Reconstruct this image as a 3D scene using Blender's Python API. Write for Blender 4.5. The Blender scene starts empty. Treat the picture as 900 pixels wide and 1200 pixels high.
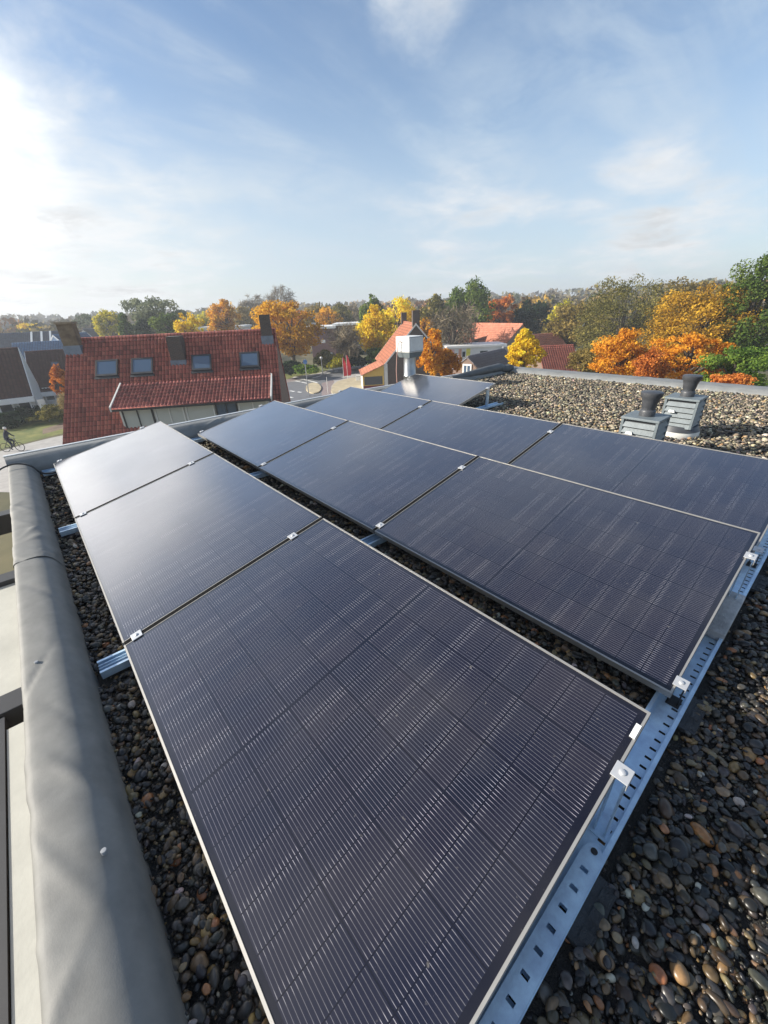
import bpy, bmesh, math, random
import numpy as np
from mathutils import Vector, Matrix

random.seed(7)
rng = np.random.default_rng(7)
S = bpy.context.scene
COL = S.collection
R_ = math.radians

# ------------------------------------------------------------------ camera
CAM = np.array([0.04744, -0.09952, 1.31391])
YAW, PITCH, ROLL, FPX = R_(39.93145), R_(26.92576), R_(-2.51601), 468.966     # focal length in pixels of a 900 px wide frame
def _axes():
    cy, sy = math.cos(YAW), math.sin(YAW)
    f = np.array([sy*math.cos(PITCH), cy*math.cos(PITCH), -math.sin(PITCH)])
    r = np.array([cy, -sy, 0.0]); u = np.cross(r, f)
    c, s = math.cos(ROLL), math.sin(ROLL)
    return c*r+s*u, -s*r+c*u, f
RT, UP, FW = _axes()
cd = bpy.data.cameras.new('camera'); cam = bpy.data.objects.new('camera', cd); COL.objects.link(cam)
cd.sensor_fit = 'HORIZONTAL'; cd.sensor_width = 36; cd.lens = 36*FPX/900
cd.clip_start = 0.05; cd.clip_end = 6000
cam.matrix_world = Matrix(((RT[0], UP[0], -FW[0], CAM[0]), (RT[1], UP[1], -FW[1], CAM[1]), (RT[2], UP[2], -FW[2], CAM[2]), (0, 0, 0, 1)))
S.camera = cam

# ------------------------------------------------------------------ sky, sun, exposure
SUN_AZ, SUN_EL = R_(-52), R_(24.5)
SKY_STRENGTH = 0.115
S.view_settings.view_transform = 'Standard'; S.view_settings.look = 'None'
S.view_settings.gamma = 1; S.view_settings.exposure = 0.68; S.view_settings.use_curve_mapping = False
def ray(X, Y):
    d = (X-450)/FPX*RT - (Y-600)/FPX*UP + FW
    return d
def make_world():
    w = bpy.data.worlds.new('World'); S.world = w; w.use_nodes = True
    nt = w.node_tree; N = nt.nodes; Lk = nt.links
    N.clear()
    def n(t, **k):
        x = N.new(t)
        for a, b in k.items(): setattr(x, a, b)
        return x
    def link(a, b): Lk.new(a, b)
    def mth(op, a, b=None, clamp=False):
        x = n('ShaderNodeMath', operation=op, use_clamp=clamp)
        for i, v in enumerate((a, b)):
            if v is None: continue
            if isinstance(v, (int, float)): x.inputs[i].default_value = v
            else: link(v, x.inputs[i])
        return x.outputs[0]
    def sstep(v, a, b):
        x = n('ShaderNodeMapRange', interpolation_type='SMOOTHSTEP')
        link(v, x.inputs[0]); x.inputs[1].default_value = a; x.inputs[2].default_value = b
        return x.outputs[0]
    def noise(vec, scale, detail=8, rough=0.55, dist=0.0):
        x = n('ShaderNodeTexNoise'); link(vec, x.inputs['Vector'])
        x.inputs['Scale'].default_value = scale; x.inputs['Detail'].default_value = detail
        x.inputs['Roughness'].default_value = rough; x.inputs['Distortion'].default_value = dist
        return x.outputs[0]
    sky = n('ShaderNodeTexSky', sky_type='NISHITA', sun_disc=False, sun_elevation=SUN_EL, sun_rotation=SUN_AZ,
            altitude=0, air_density=1.0, dust_density=0.9, ozone_density=2.2)
    tc = n('ShaderNodeTexCoord'); D = tc.outputs['Generated']
    sp = n('ShaderNodeSeparateXYZ'); link(D, sp.inputs[0])
    z = sp.outputs[2]
    zz = mth('ADD', mth('MAXIMUM', z, 0.0), 0.16)
    cb = n('ShaderNodeCombineXYZ')
    link(mth('DIVIDE', sp.outputs[0], zz), cb.inputs[0]); link(mth('DIVIDE', sp.outputs[1], zz), cb.inputs[1])
    P = cb.outputs[0]
    # soft domains of cloud around given directions of the sky
    def blob(d, inner, outer):
        d = np.array(d, float); d /= np.linalg.norm(d)
        vm = n('ShaderNodeVectorMath', operation='DOT_PRODUCT'); link(D, vm.inputs[0]); vm.inputs[1].default_value = d
        return sstep(vm.outputs['Value'], math.cos(R_(outer)), math.cos(R_(inner)))
    big = noise(P, 0.9, 9, 0.56, 0.25)
    fine = noise(P, 2.6, 9, 0.6, 0.4)
    # cumulus bank low on the left and towards the sun
    bank = mth('MAXIMUM', mth('MULTIPLY', blob(ray(40, 270), 2, 22), 0.29), mth('MULTIPLY', blob(ray(-520, 330), 14, 36), 0.30))
    bank = mth('MAXIMUM', bank, mth('MULTIPLY', blob(ray(-330, 80), 3, 24), 0.28))  # unseen bright cloud left of the view, added for the far panels to reflect
    low = mth('MAXIMUM', mth('MULTIPLY', blob(ray(540, 300), 1, 17), 0.17), mth('MULTIPLY', blob(ray(770, 255), 1, 12), 0.24))
    top = mth('MULTIPLY', blob(ray(480, -12), 1.0, 7.5), 0.27)
    top2 = mth('MULTIPLY', blob(ray(330, -30), 1.0, 12), 0.16)
    bias = mth('MAXIMUM', mth('MAXIMUM', bank, low), mth('MAXIMUM', top, top2))
    dens = mth('ADD', mth('ADD', mth('MULTIPLY', big, 0.62), mth('MULTIPLY', fine, 0.38)), bias)
    cmask = mth('MULTIPLY', sstep(dens, 0.60, 0.84), 0.94)
    # thin streaked veil high up
    mp = n('ShaderNodeMapping'); link(P, mp.inputs[0]); mp.inputs['Rotation'].default_value = (0, 0, R_(35)); mp.inputs['Scale'].default_value = (0.5, 1.5, 1)
    ve = noise(mp.outputs[0], 0.8, 7, 0.55, 0.6)
    veil = mth('MULTIPLY', mth('MULTIPLY', sstep(ve, 0.38, 0.72), sstep(noise(P, 3.2, 8, 0.62, 0.5), 0.2, 0.7)), 0.92)
    # whitish air towards the horizon
    hz = n('ShaderNodeMapRange', interpolation_type='SMOOTHERSTEP'); link(z, hz.inputs[0])
    hz.inputs[1].default_value = 0.46; hz.inputs[2].default_value = 0.0
    haze = mth('MULTIPLY', hz.outputs[0], 0.66)
    inv = mth('MULTIPLY', mth('MULTIPLY', mth('SUBTRACT', 1.0, cmask), mth('SUBTRACT', 1.0, veil)), mth('SUBTRACT', 1.0, haze))
    mask = mth('SUBTRACT', 1.0, inv, True)
    # cloud brightness: whiter towards the sun, greyer in thick small patches
    sd = np.array([math.sin(SUN_AZ)*math.cos(SUN_EL), math.cos(SUN_AZ)*math.cos(SUN_EL), math.sin(SUN_EL)])
    glow = blob(sd, 2, 95); glow2 = blob(sd, 1, 66)
    grey = mth('MULTIPLY', sstep(noise(P, 1.9, 9, 0.62, 0.4), 0.46, 0.66), sstep(dens, 0.64, 0.86))
    lum = mth('ADD', mth('ADD', mth('ADD', 0.66, mth('MULTIPLY', glow, 0.09)), mth('MULTIPLY', mth('POWER', glow2, 4.0), 1.4)), mth('MULTIPLY', blob(ray(-330, 80), 2, 20), 0.55))  # last term brightens the added unseen cloud
    lum = mth('MULTIPLY', lum, mth('SUBTRACT', 1.0, mth('MULTIPLY', grey, 0.28)))
    col = n('ShaderNodeMix', data_type='RGBA'); link(cmask, col.inputs[0])
    col.inputs[6].default_value = (0.72, 0.87, 1.0, 1); col.inputs[7].default_value = (0.97, 0.985, 1.0, 1)
    hl = mth('ADD', 0.60, mth('MULTIPLY', glow, 0.16))
    hc = n('ShaderNodeMix', data_type='RGBA'); link(glow, hc.inputs[0]); hc.inputs[6].default_value = (0.74, 0.87, 1.0, 1); hc.inputs[7].default_value = (1.0, 0.98, 0.90, 1); link(hc.outputs[2], col.inputs[6])
    lm_ = n('ShaderNodeMix', data_type='FLOAT'); link(cmask, lm_.inputs[0]); link(hl, lm_.inputs[2]); link(lum, lm_.inputs[3]); lum = lm_.outputs[0]
    vs = n('ShaderNodeVectorMath', operation='SCALE'); link(col.outputs[2], vs.inputs[0]); link(lum, vs.inputs['Scale'])
    b1 = n('ShaderNodeBackground'); link(sky.outputs[0], b1.inputs[0]); b1.inputs[1].default_value = SKY_STRENGTH
    b2 = n('ShaderNodeBackground'); link(vs.outputs[0], b2.inputs[0]); b2.inputs[1].default_value = 0.88
    mx = n('ShaderNodeMixShader'); link(mask, mx.inputs[0]); link(b1.outputs[0], mx.inputs[1]); link(b2.outputs[0], mx.inputs[2])
    out = n('ShaderNodeOutputWorld'); link(mx.outputs[0], out.inputs[0])
make_world()
sl = bpy.data.lights.new('sun', 'SUN'); sl.energy = 5.0; sl.angle = R_(0.6); sl.color = (1.0, 0.93, 0.82)
so = bpy.data.objects.new('sun', sl); COL.objects.link(so); so.location = (-30, 25, 30)
SUN_DIR = Vector((math.sin(SUN_AZ)*math.cos(SUN_EL), math.cos(SUN_AZ)*math.cos(SUN_EL), math.sin(SUN_EL)))
so.rotation_euler = SUN_DIR.to_track_quat('Z', 'Y').to_euler()

# ------------------------------------------------------------------ where things stand
ZG = -7.3            # street level; z = 0 is the low edge of the solar panels, the eye is 8.6 m above the street
ZR = -0.10           # top of the roof gravel
def at(X, Y, depth): return Vector(CAM + ray(X, Y)*depth)
def on(X, Y, z=ZG):
    d = ray(X, Y); return Vector(CAM + d*(z-CAM[2])/d[2])
def mpp(depth): return depth/FPX          # metres per photo pixel at a depth

# ------------------------------------------------------------------ materials
def nodes(m):
    m.use_nodes = True
    return m.node_tree, m.node_tree.nodes, m.node_tree.links, m.node_tree.nodes['Principled BSDF']
def rgba(c): return (c[0], c[1], c[2], 1)
def mat(name, c, rough=0.7, metal=0.0, var=0.25, scale=3.0, bump=0.0, bscale=40.0, spec=0.5, c2=None, detail=6):
    m = bpy.data.materials.new(name); nt, N, L, b = nodes(m)
    b.inputs['Roughness'].default_value = rough; b.inputs['Metallic'].default_value = metal
    b.inputs['Specular IOR Level'].default_value = spec
    tc = N.new('ShaderNodeTexCoord'); no = N.new('ShaderNodeTexNoise'); no.inputs['Scale'].default_value = scale; no.inputs['Detail'].default_value = detail
    no.inputs['Roughness'].default_value = 0.65
    L.new(tc.outputs['Object'], no.inputs['Vector'])
    mx = N.new('ShaderNodeMix'); mx.data_type = 'RGBA'
    rp = N.new('ShaderNodeMapRange'); rp.inputs[1].default_value = 0.3; rp.inputs[2].default_value = 0.7
    L.new(no.outputs[0], rp.inputs[0]); L.new(rp.outputs[0], mx.inputs[0])
    c2 = c2 or tuple(min(1, x*(1+var)) for x in c)
    mx.inputs[6].default_value = rgba(tuple(x*(1-var) for x in c)); mx.inputs[7].default_value = rgba(c2)
    L.new(mx.outputs[2], b.inputs['Base Color'])
    if bump:
        n2 = N.new('ShaderNodeTexNoise'); n2.inputs['Scale'].default_value = bscale; n2.inputs['Detail'].default_value = 5
        L.new(tc.outputs['Object'], n2.inputs['Vector'])
        bp = N.new('ShaderNodeBump'); bp.inputs['Strength'].default_value = bump; bp.inputs['Distance'].default_value = 0.02
        L.new(n2.outputs[0], bp.inputs['Height']); L.new(bp.outputs[0], b.inputs['Normal'])
    return m
def mathn(N, L, op, a, b=None, clamp=False):
    x = N.new('ShaderNodeMath'); x.operation = op; x.use_clamp = clamp
    for i, v in enumerate((a, b)):
        if v is None: continue
        if isinstance(v, (int, float)): x.inputs[i].default_value = v
        else: L.new(v, x.inputs[i])
    return x.outputs[0]

def brick_mat(name, c1, c2, mortar, scale=1.0):
    m = bpy.data.materials.new(name); nt, N, L, b = nodes(m); b.inputs['Roughness'].default_value = 0.85
    tc = N.new('ShaderNodeTexCoord'); mp = N.new('ShaderNodeMapping'); L.new(tc.outputs['Object'], mp.inputs[0]); mp.inputs['Rotation'].default_value = (R_(90), 0, 0)
    g = N.new('ShaderNodeSeparateXYZ'); L.new(tc.outputs['Object'], g.inputs[0])
    cx = N.new('ShaderNodeCombineXYZ'); L.new(mathn(N, L, 'ADD', g.outputs[0], g.outputs[1]), cx.inputs[0]); L.new(g.outputs[2], cx.inputs[1])
    bk = N.new('ShaderNodeTexBrick'); L.new(cx.outputs[0], bk.inputs['Vector'])
    bk.inputs['Color1'].default_value = rgba(c1); bk.inputs['Color2'].default_value = rgba(c2); bk.inputs['Mortar'].default_value = rgba(mortar)
    bk.inputs['Scale'].default_value = scale; bk.inputs['Brick Width'].default_value = 0.22; bk.inputs['Row Height'].default_value = 0.07; bk.inputs['Mortar Size'].default_value = 0.008
    L.new(bk.outputs[0], b.inputs['Base Color'])
    return m
def tile_mat(name, cols, tw, tl, rough=0.7, grime=0.35, joint=0.55):
    m = bpy.data.materials.new(name); nt, N, L, b = nodes(m); b.inputs['Roughness'].default_value = rough
    b.inputs['Specular IOR Level'].default_value = 0.3
    tc = N.new('ShaderNodeTexCoord'); sp = N.new('ShaderNodeSeparateXYZ'); L.new(tc.outputs['Object'], sp.inputs[0])
    fx = mathn(N, L, 'FLOOR', mathn(N, L, 'DIVIDE', sp.outputs[0], tw)); fy = mathn(N, L, 'FLOOR', mathn(N, L, 'DIVIDE', sp.outputs[1], tl))
    cb = N.new('ShaderNodeCombineXYZ'); L.new(fx, cb.inputs[0]); L.new(fy, cb.inputs[1])
    wn = N.new('ShaderNodeTexWhiteNoise'); wn.noise_dimensions = '2D'; L.new(cb.outputs[0], wn.inputs['Vector'])
    rp = N.new('ShaderNodeValToRGB'); L.new(wn.outputs['Value'], rp.inputs[0])
    el = rp.color_ramp.elements
    el[0].color = rgba(cols[0]); el[1].color = rgba(cols[-1])
    for i, c in enumerate(cols[1:-1]):
        e = el.new((i+1)/(len(cols)-1)); e.color = rgba(c)
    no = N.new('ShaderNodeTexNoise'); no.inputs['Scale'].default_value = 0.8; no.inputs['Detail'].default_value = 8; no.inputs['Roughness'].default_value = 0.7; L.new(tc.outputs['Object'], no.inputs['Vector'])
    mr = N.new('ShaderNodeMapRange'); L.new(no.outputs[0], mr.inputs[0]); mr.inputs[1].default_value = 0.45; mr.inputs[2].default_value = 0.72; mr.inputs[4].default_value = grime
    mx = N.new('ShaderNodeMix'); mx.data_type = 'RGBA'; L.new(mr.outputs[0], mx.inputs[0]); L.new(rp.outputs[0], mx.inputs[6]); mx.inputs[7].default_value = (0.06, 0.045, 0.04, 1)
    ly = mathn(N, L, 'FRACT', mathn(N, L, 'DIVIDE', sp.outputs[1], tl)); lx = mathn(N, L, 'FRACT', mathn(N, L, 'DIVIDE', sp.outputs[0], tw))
    j = mathn(N, L, 'MAXIMUM', mathn(N, L, 'LESS_THAN', ly, 0.15), mathn(N, L, 'MULTIPLY', mathn(N, L, 'GREATER_THAN', lx, 0.70), 0.9))  # shade in the course laps and wave valleys, painted as dark bands
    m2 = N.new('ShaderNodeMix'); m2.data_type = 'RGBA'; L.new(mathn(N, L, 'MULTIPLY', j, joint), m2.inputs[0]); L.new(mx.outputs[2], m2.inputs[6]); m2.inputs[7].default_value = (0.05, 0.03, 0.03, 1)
    L.new(m2.outputs[2], b.inputs['Base Color'])
    return m
def glass_mat(name, c=(0.03, 0.04, 0.05), rough=0.05):
    m = bpy.data.materials.new(name); nt, N, L, b = nodes(m)
    b.inputs['Base Color'].default_value = rgba(c); b.inputs['Roughness'].default_value = rough; b.inputs['IOR'].default_value = 1.5; b.inputs['Specular IOR Level'].default_value = 0.8
    no = N.new('ShaderNodeTexNoise'); no.inputs['Scale'].default_value = 1.3; tc = N.new('ShaderNodeTexCoord'); L.new(tc.outputs['Object'], no.inputs['Vector'])
    bp = N.new('ShaderNodeBump'); bp.inputs['Strength'].default_value = 0.05; L.new(no.outputs[0], bp.inputs['Height']); L.new(bp.outputs[0], b.inputs['Normal'])
    return m
def leaf_mat(name, dark, mid, light, trans=0.35):
    m = bpy.data.materials.new(name); m.use_nodes = True; nt = m.node_tree; N = nt.nodes; L = nt.links; N.clear()
    a = N.new('ShaderNodeAttribute'); a.attribute_name = 'leaf'
    sp = N.new('ShaderNodeSeparateColor'); L.new(a.outputs['Color'], sp.inputs[0])
    v = mathn(N, L, 'ADD', mathn(N, L, 'MULTIPLY', sp.outputs[0], 0.5), mathn(N, L, 'MULTIPLY', sp.outputs[1], 0.5))
    rp = N.new('ShaderNodeValToRGB'); L.new(v, rp.inputs[0]); el = rp.color_ramp.elements
    el[0].position = 0.15; el[0].color = rgba(dark); el[1].position = 0.85; el[1].color = rgba(light); e = el.new(0.5); e.color = rgba(mid)
    d = N.new('ShaderNodeBsdfDiffuse'); t = N.new('ShaderNodeBsdfTranslucent'); L.new(rp.outputs[0], d.inputs[0]); L.new(rp.outputs[0], t.inputs[0])
    mx = N.new('ShaderNodeMixShader'); mx.inputs[0].default_value = trans; L.new(d.outputs[0], mx.inputs[1]); L.new(t.outputs[0], mx.inputs[2])
    o = N.new('ShaderNodeOutputMaterial'); L.new(mx.outputs[0], o.inputs[0])
    return m
def attr_mat(name, attr, rough, spec=0.5, bump=0.0):
    m = bpy.data.materials.new(name); nt, N, L, b = nodes(m); b.inputs['Roughness'].default_value = rough; b.inputs['Specular IOR Level'].default_value = spec
    a = N.new('ShaderNodeAttribute'); a.attribute_name = attr
    no = N.new('ShaderNodeTexNoise'); no.inputs['Scale'].default_value = 90; no.inputs['Detail'].default_value = 4; tc = N.new('ShaderNodeTexCoord'); L.new(tc.outputs['Object'], no.inputs['Vector'])
    mr = N.new('ShaderNodeMapRange'); L.new(no.outputs[0], mr.inputs[0]); mr.inputs[1].default_value = 0.25; mr.inputs[2].default_value = 0.75; mr.inputs[3].default_value = 0.6; mr.inputs[4].default_value = 1.35
    vm = N.new('ShaderNodeVectorMath'); vm.operation = 'SCALE'; L.new(a.outputs['Color'], vm.inputs[0]); L.new(mr.outputs[0], vm.inputs['Scale'])
    L.new(vm.outputs[0], b.inputs['Base Color'])
    return m

def panel_mat():
    m = bpy.data.materials.new('monocrystalline_cells'); nt, N, L, b = nodes(m)
    M_ = lambda op, a, c=None, cl=False: mathn(N, L, op, a, c, cl)
    tc = N.new('ShaderNodeTexCoord'); sp = N.new('ShaderNodeSeparateXYZ'); L.new(tc.outputs['Object'], sp.inputs[0])
    x, y = sp.outputs[0], sp.outputs[1]
    xc = M_('DIVIDE', M_('SUBTRACT', x, 0.021), 0.182); fx = M_('FRACT', xc)
    half = M_('GREATER_THAN', y, 0.861)
    yy = M_('SUBTRACT', M_('SUBTRACT', y, 0.024), M_('MULTIPLY', half, 0.008))
    yc = M_('DIVIDE', yy, 0.0926); fy = M_('FRACT', yc)
    inside = M_('MULTIPLY', M_('MULTIPLY', M_('GREATER_THAN', xc, 0.0), M_('LESS_THAN', xc, 6.0)), M_('MULTIPLY', M_('GREATER_THAN', yc, 0.0), M_('LESS_THAN', yc, 18.0)))
    mid = M_('GREATER_THAN', M_('ABSOLUTE', M_('SUBTRACT', y, 0.861)), 0.004)
    inside = M_('MULTIPLY', inside, mid)
    gx = M_('SUBTRACT', 0.5, M_('ABSOLUTE', M_('SUBTRACT', fx, 0.5)))       # distance to the cell's long side, in cells
    gy = M_('SUBTRACT', 0.5, M_('ABSOLUTE', M_('SUBTRACT', fy, 0.5)))
    cell = M_('MULTIPLY', inside, M_('MULTIPLY', M_('GREATER_THAN', gx, 0.012), M_('GREATER_THAN', gy, 0.018)))
    # fine wires along each cell
    fw = M_('FRACT', M_('ADD', M_('MULTIPLY', M_('SUBTRACT', fx, 0.5), 17.3), 0.5)); wd = M_('ABSOLUTE', M_('SUBTRACT', fw, 0.5))
    wire = M_('MULTIPLY', M_('MULTIPLY', M_('LESS_THAN', wd, 0.052), M_('MULTIPLY', inside, M_('GREATER_THAN', gy, 0.02))), M_('GREATER_THAN', gx, 0.028))
    # per cell tone
    cb = N.new('ShaderNodeCombineXYZ'); L.new(M_('FLOOR', xc), cb.inputs[0]); L.new(M_('FLOOR', yc), cb.inputs[1])
    oi = N.new('ShaderNodeObjectInfo'); L.new(oi.outputs['Random'], cb.inputs[2])
    wn = N.new('ShaderNodeTexWhiteNoise'); wn.noise_dimensions = '3D'; L.new(cb.outputs[0], wn.inputs['Vector'])
    cellc = N.new('ShaderNodeMix'); cellc.data_type = 'RGBA'; L.new(wn.outputs['Value'], cellc.inputs[0])
    cellc.inputs[6].default_value = (0.011, 0.012, 0.024, 1); cellc.inputs[7].default_value = (0.014, 0.013, 0.024, 1)
    base = N.new('ShaderNodeMix'); base.data_type = 'RGBA'; L.new(cell, base.inputs[0]); base.inputs[6].default_value = (0.007, 0.007, 0.013, 1); L.new(cellc.outputs[2], base.inputs[7])
    # glints near each half-cell's ends, painted as a brighter wire colour
    end = N.new('ShaderNodeMapRange'); end.interpolation_type = 'SMOOTHSTEP'; L.new(gy, end.inputs[0]); end.inputs[1].default_value = 0.24; end.inputs[2].default_value = 0.12
    cb2 = N.new('ShaderNodeCombineXYZ'); L.new(M_('FLOOR', M_('ADD', yc, 0.5)), cb2.inputs[0]); L.new(M_('FLOOR', xc), cb2.inputs[1])
    w2 = N.new('ShaderNodeTexWhiteNoise'); w2.noise_dimensions = '2D'; L.new(cb2.outputs[0], w2.inputs['Vector'])
    bri = M_('ADD', 0.25, M_('MULTIPLY', end.outputs[0], M_('ADD', 0.06, M_('MULTIPLY', M_('POWER', w2.outputs['Value'], 1.6), 0.48))))
    fin = N.new('ShaderNodeMix'); fin.data_type = 'RGBA'; L.new(M_('MULTIPLY', wire, bri), fin.inputs[0]); L.new(base.outputs[2], fin.inputs[6]); fin.inputs[7].default_value = (0.50, 0.48, 0.50, 1)
    # dried drops and specks of dust
    dn = N.new('ShaderNodeTexNoise'); dn.inputs['Scale'].default_value = 55; dn.inputs['Detail'].default_value = 3; L.new(tc.outputs['Object'], dn.inputs['Vector'])
    d2 = N.new('ShaderNodeTexNoise'); d2.inputs['Scale'].default_value = 3.0; d2.inputs['Detail'].default_value = 6; L.new(tc.outputs['Object'], d2.inputs['Vector'])
    spk = N.new('ShaderNodeMapRange'); L.new(dn.outputs[0], spk.inputs[0]); spk.inputs[1].default_value = 0.70; spk.inputs[2].default_value = 0.80; spk.inputs[4].default_value = 0.35
    flm = N.new('ShaderNodeMapRange'); L.new(d2.outputs[0], flm.inputs[0]); flm.inputs[1].default_value = 0.42; flm.inputs[2].default_value = 0.75; flm.inputs[4].default_value = 0.055
    dst = N.new('ShaderNodeMix'); dst.data_type = 'RGBA'; L.new(M_('MAXIMUM', spk.outputs[0], flm.outputs[0]), dst.inputs[0]); L.new(fin.outputs[2], dst.inputs[6]); dst.inputs[7].default_value = (0.34, 0.31, 0.27, 1)
    L.new(dst.outputs[2], b.inputs['Base Color'])
    no = N.new('ShaderNodeTexNoise'); no.inputs['Scale'].default_value = 7; no.inputs['Detail'].default_value = 6; L.new(tc.outputs['Object'], no.inputs['Vector'])
    L.new(M_('ADD', 0.10, M_('MULTIPLY', no.outputs[0], 0.10)), b.inputs['Roughness'])
    b.inputs['IOR'].default_value = 1.5
    b.inputs['Sheen Weight'].default_value = 0.15; b.inputs['Sheen Roughness'].default_value = 0.22; b.inputs['Sheen Tint'].default_value = (1, .93, .85, 1)      # fine dust film
    b.inputs['Specular IOR Level'].default_value = 0.6
    # dusty textured solar glass: reflection climbs steeply towards grazing view
    lw = N.new('ShaderNodeLayerWeight'); lw.inputs['Blend'].default_value = 0.5
    gl = N.new('ShaderNodeBsdfGlossy'); gl.inputs['Color'].default_value = (1.0, 0.965, 0.95, 1); gl.inputs['Roughness'].default_value = 0.17
    n3 = N.new('ShaderNodeTexNoise'); n3.inputs['Scale'].default_value = 2.2; n3.inputs['Detail'].default_value = 5; L.new(tc.outputs['Object'], n3.inputs['Vector'])
    fac = M_('MULTIPLY', M_('POWER', lw.outputs['Facing'], 2.25), M_('ADD', 0.80, M_('MULTIPLY', n3.outputs[0], 0.35)))
    mx = N.new('ShaderNodeMixShader'); L.new(fac, mx.inputs[0]); L.new(b.outputs[0], mx.inputs[1]); L.new(gl.outputs[0], mx.inputs[2])
    L.new(mx.outputs[0], N['Material Output'].inputs[0])
    return m

M = {}
M['cells'] = panel_mat()
M['frame'] = mat('anodised_frame', (0.40, 0.385, 0.355), 0.5, 0.55, 0.08, 8)
M['galv'] = mat('galvanised_steel', (0.55, 0.70, 0.90), 0.40, 0.6, 0.24, 14, 0.05, 60)  # blue skylight on the shaded rail is put into this colour
M['clamp'] = mat('aluminium_clamp', (0.54, 0.55, 0.56), 0.42, 0.4, 0.05, 8)
M['bolt'] = mat('bolt_steel', (0.55, 0.55, 0.55), 0.3, 1.0, 0.1)
M['black_plastic'] = mat('black_plastic', (0.02, 0.02, 0.022), 0.5, 0, 0.2)
M['gap_shade'] = mat('black_gap_shade', (0.012, 0.012, 0.012), 0.95, 0, 0.2, 8, spec=0.05)  # black that stands for the shade between panels
M['rubber'] = mat('rubber_pad', (0.035, 0.037, 0.04), 0.85, 0, 0.35, 20, 0.5, 120)
M['concrete'] = mat('wet_concrete_tile', (0.36, 0.36, 0.36), 0.7, 0, 0.45, 9, 0.4, 80)
M['membrane'] = mat('roof_membrane', (0.185, 0.184, 0.172), 0.66, 0, 0.2, 9, 0.05, 260, c2=(0.215, 0.213, 0.198))
M['membrane_edge'] = mat('roof_membrane_flat', (0.20, 0.205, 0.20), 0.6, 0, 0.2, 4.0, 0.10, 90)
M['membrane_dark'] = mat('bitumen_upstand', (0.10, 0.105, 0.105), 0.6, 0, 0.3, 6, 0.3, 60)
M['deck'] = mat('roof_deck_grit', (0.035, 0.033, 0.03), 0.9, 0, 0.4, 60, 0.8, 150)
M['alu'] = mat('aluminium_trim', (0.78, 0.78, 0.76), 0.4, 0.5, 0.06)
M['cream'] = mat('cream_board', (0.47, 0.47, 0.42), 0.65, 0, 0.14, 2.2, 0.05, 40)
M['anthracite'] = mat('anthracite_steel', (0.03, 0.031, 0.034), 0.5, 0, 0.2)
M['vent'] = mat('grey_vent_plastic', (0.15, 0.178, 0.192), 0.5, 0, 0.14, 14, 0.08, 60)
M['vent_dark'] = mat('dark_vent_pipe', (0.055, 0.058, 0.065), 0.42, 0, 0.2, 10)
M['white'] = mat('white_paint', (0.78, 0.78, 0.76), 0.55, 0, 0.05)
M['offwhite'] = mat('offwhite_paint', (0.62, 0.62, 0.58), 0.6, 0, 0.1)
M['glass'] = glass_mat('window_glass'); M['glass2'] = glass_mat('pale_window_glass', (0.06, 0.10, 0.16), 0.08); M['glass3'] = glass_mat('curtained_window_glass', (0.46, 0.48, 0.45), 0.1)
M['bricks'] = brick_mat('brown_brick', (0.22, 0.12, 0.08), (0.17, 0.095, 0.065), (0.28, 0.26, 0.23))
M['bricks_dark'] = brick_mat('dark_brick', (0.095, 0.065, 0.05), (0.07, 0.05, 0.042), (0.13, 0.12, 0.11))
M['bricks_purple'] = brick_mat('purple_brick', (0.21, 0.095, 0.095), (0.16, 0.075, 0.08), (0.2, 0.17, 0.16))
M['bricks_pale'] = brick_mat('pale_brick', (0.33, 0.25, 0.17), (0.28, 0.21, 0.15), (0.35, 0.33, 0.3))
M['chimney'] = mat('weathered_chimney', (0.20, 0.13, 0.085), 0.9, 0, 0.45, 2.5, 0.5, 14, c2=(0.25, 0.19, 0.12))
M['lead'] = mat('lead_flashing', (0.17, 0.20, 0.25), 0.5, 0.3, 0.25, 4)
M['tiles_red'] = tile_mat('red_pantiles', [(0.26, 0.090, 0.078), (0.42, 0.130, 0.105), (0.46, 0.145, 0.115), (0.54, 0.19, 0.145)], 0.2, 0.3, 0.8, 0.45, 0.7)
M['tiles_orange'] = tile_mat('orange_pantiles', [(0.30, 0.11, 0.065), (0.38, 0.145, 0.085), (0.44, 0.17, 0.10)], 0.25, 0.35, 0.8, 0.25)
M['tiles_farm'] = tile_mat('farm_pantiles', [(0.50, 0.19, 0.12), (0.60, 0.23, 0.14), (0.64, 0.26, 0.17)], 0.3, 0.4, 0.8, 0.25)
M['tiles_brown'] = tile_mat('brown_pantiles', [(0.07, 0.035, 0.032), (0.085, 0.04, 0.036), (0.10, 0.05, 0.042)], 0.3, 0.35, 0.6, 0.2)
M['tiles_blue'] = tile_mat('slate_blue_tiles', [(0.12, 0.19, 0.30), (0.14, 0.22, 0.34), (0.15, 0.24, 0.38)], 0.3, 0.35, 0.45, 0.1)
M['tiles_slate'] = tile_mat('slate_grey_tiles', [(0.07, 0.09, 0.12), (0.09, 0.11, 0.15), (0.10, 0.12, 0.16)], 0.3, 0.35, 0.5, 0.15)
M['yellow_board'] = mat('yellow_boarding', (0.62, 0.42, 0.10), 0.6, 0, 0.08)
M['paleblue'] = mat('pale_blue_render', (0.55, 0.66, 0.80), 0.7, 0, 0.06)
M['asphalt'] = mat('asphalt', (0.16, 0.165, 0.175), 0.8, 0, 0.12, 1.2, 0.2, 60)
M['paving'] = mat('red_clay_paving', (0.27, 0.215, 0.205), 0.85, 0, 0.12, 1.5)
M['pavers'] = mat('grey_pavers', (0.42, 0.40, 0.37), 0.85, 0, 0.15, 2.0)
M['sandbed'] = mat('sandy_island', (0.46, 0.39, 0.26), 0.9, 0, 0.2, 1.6)
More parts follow.
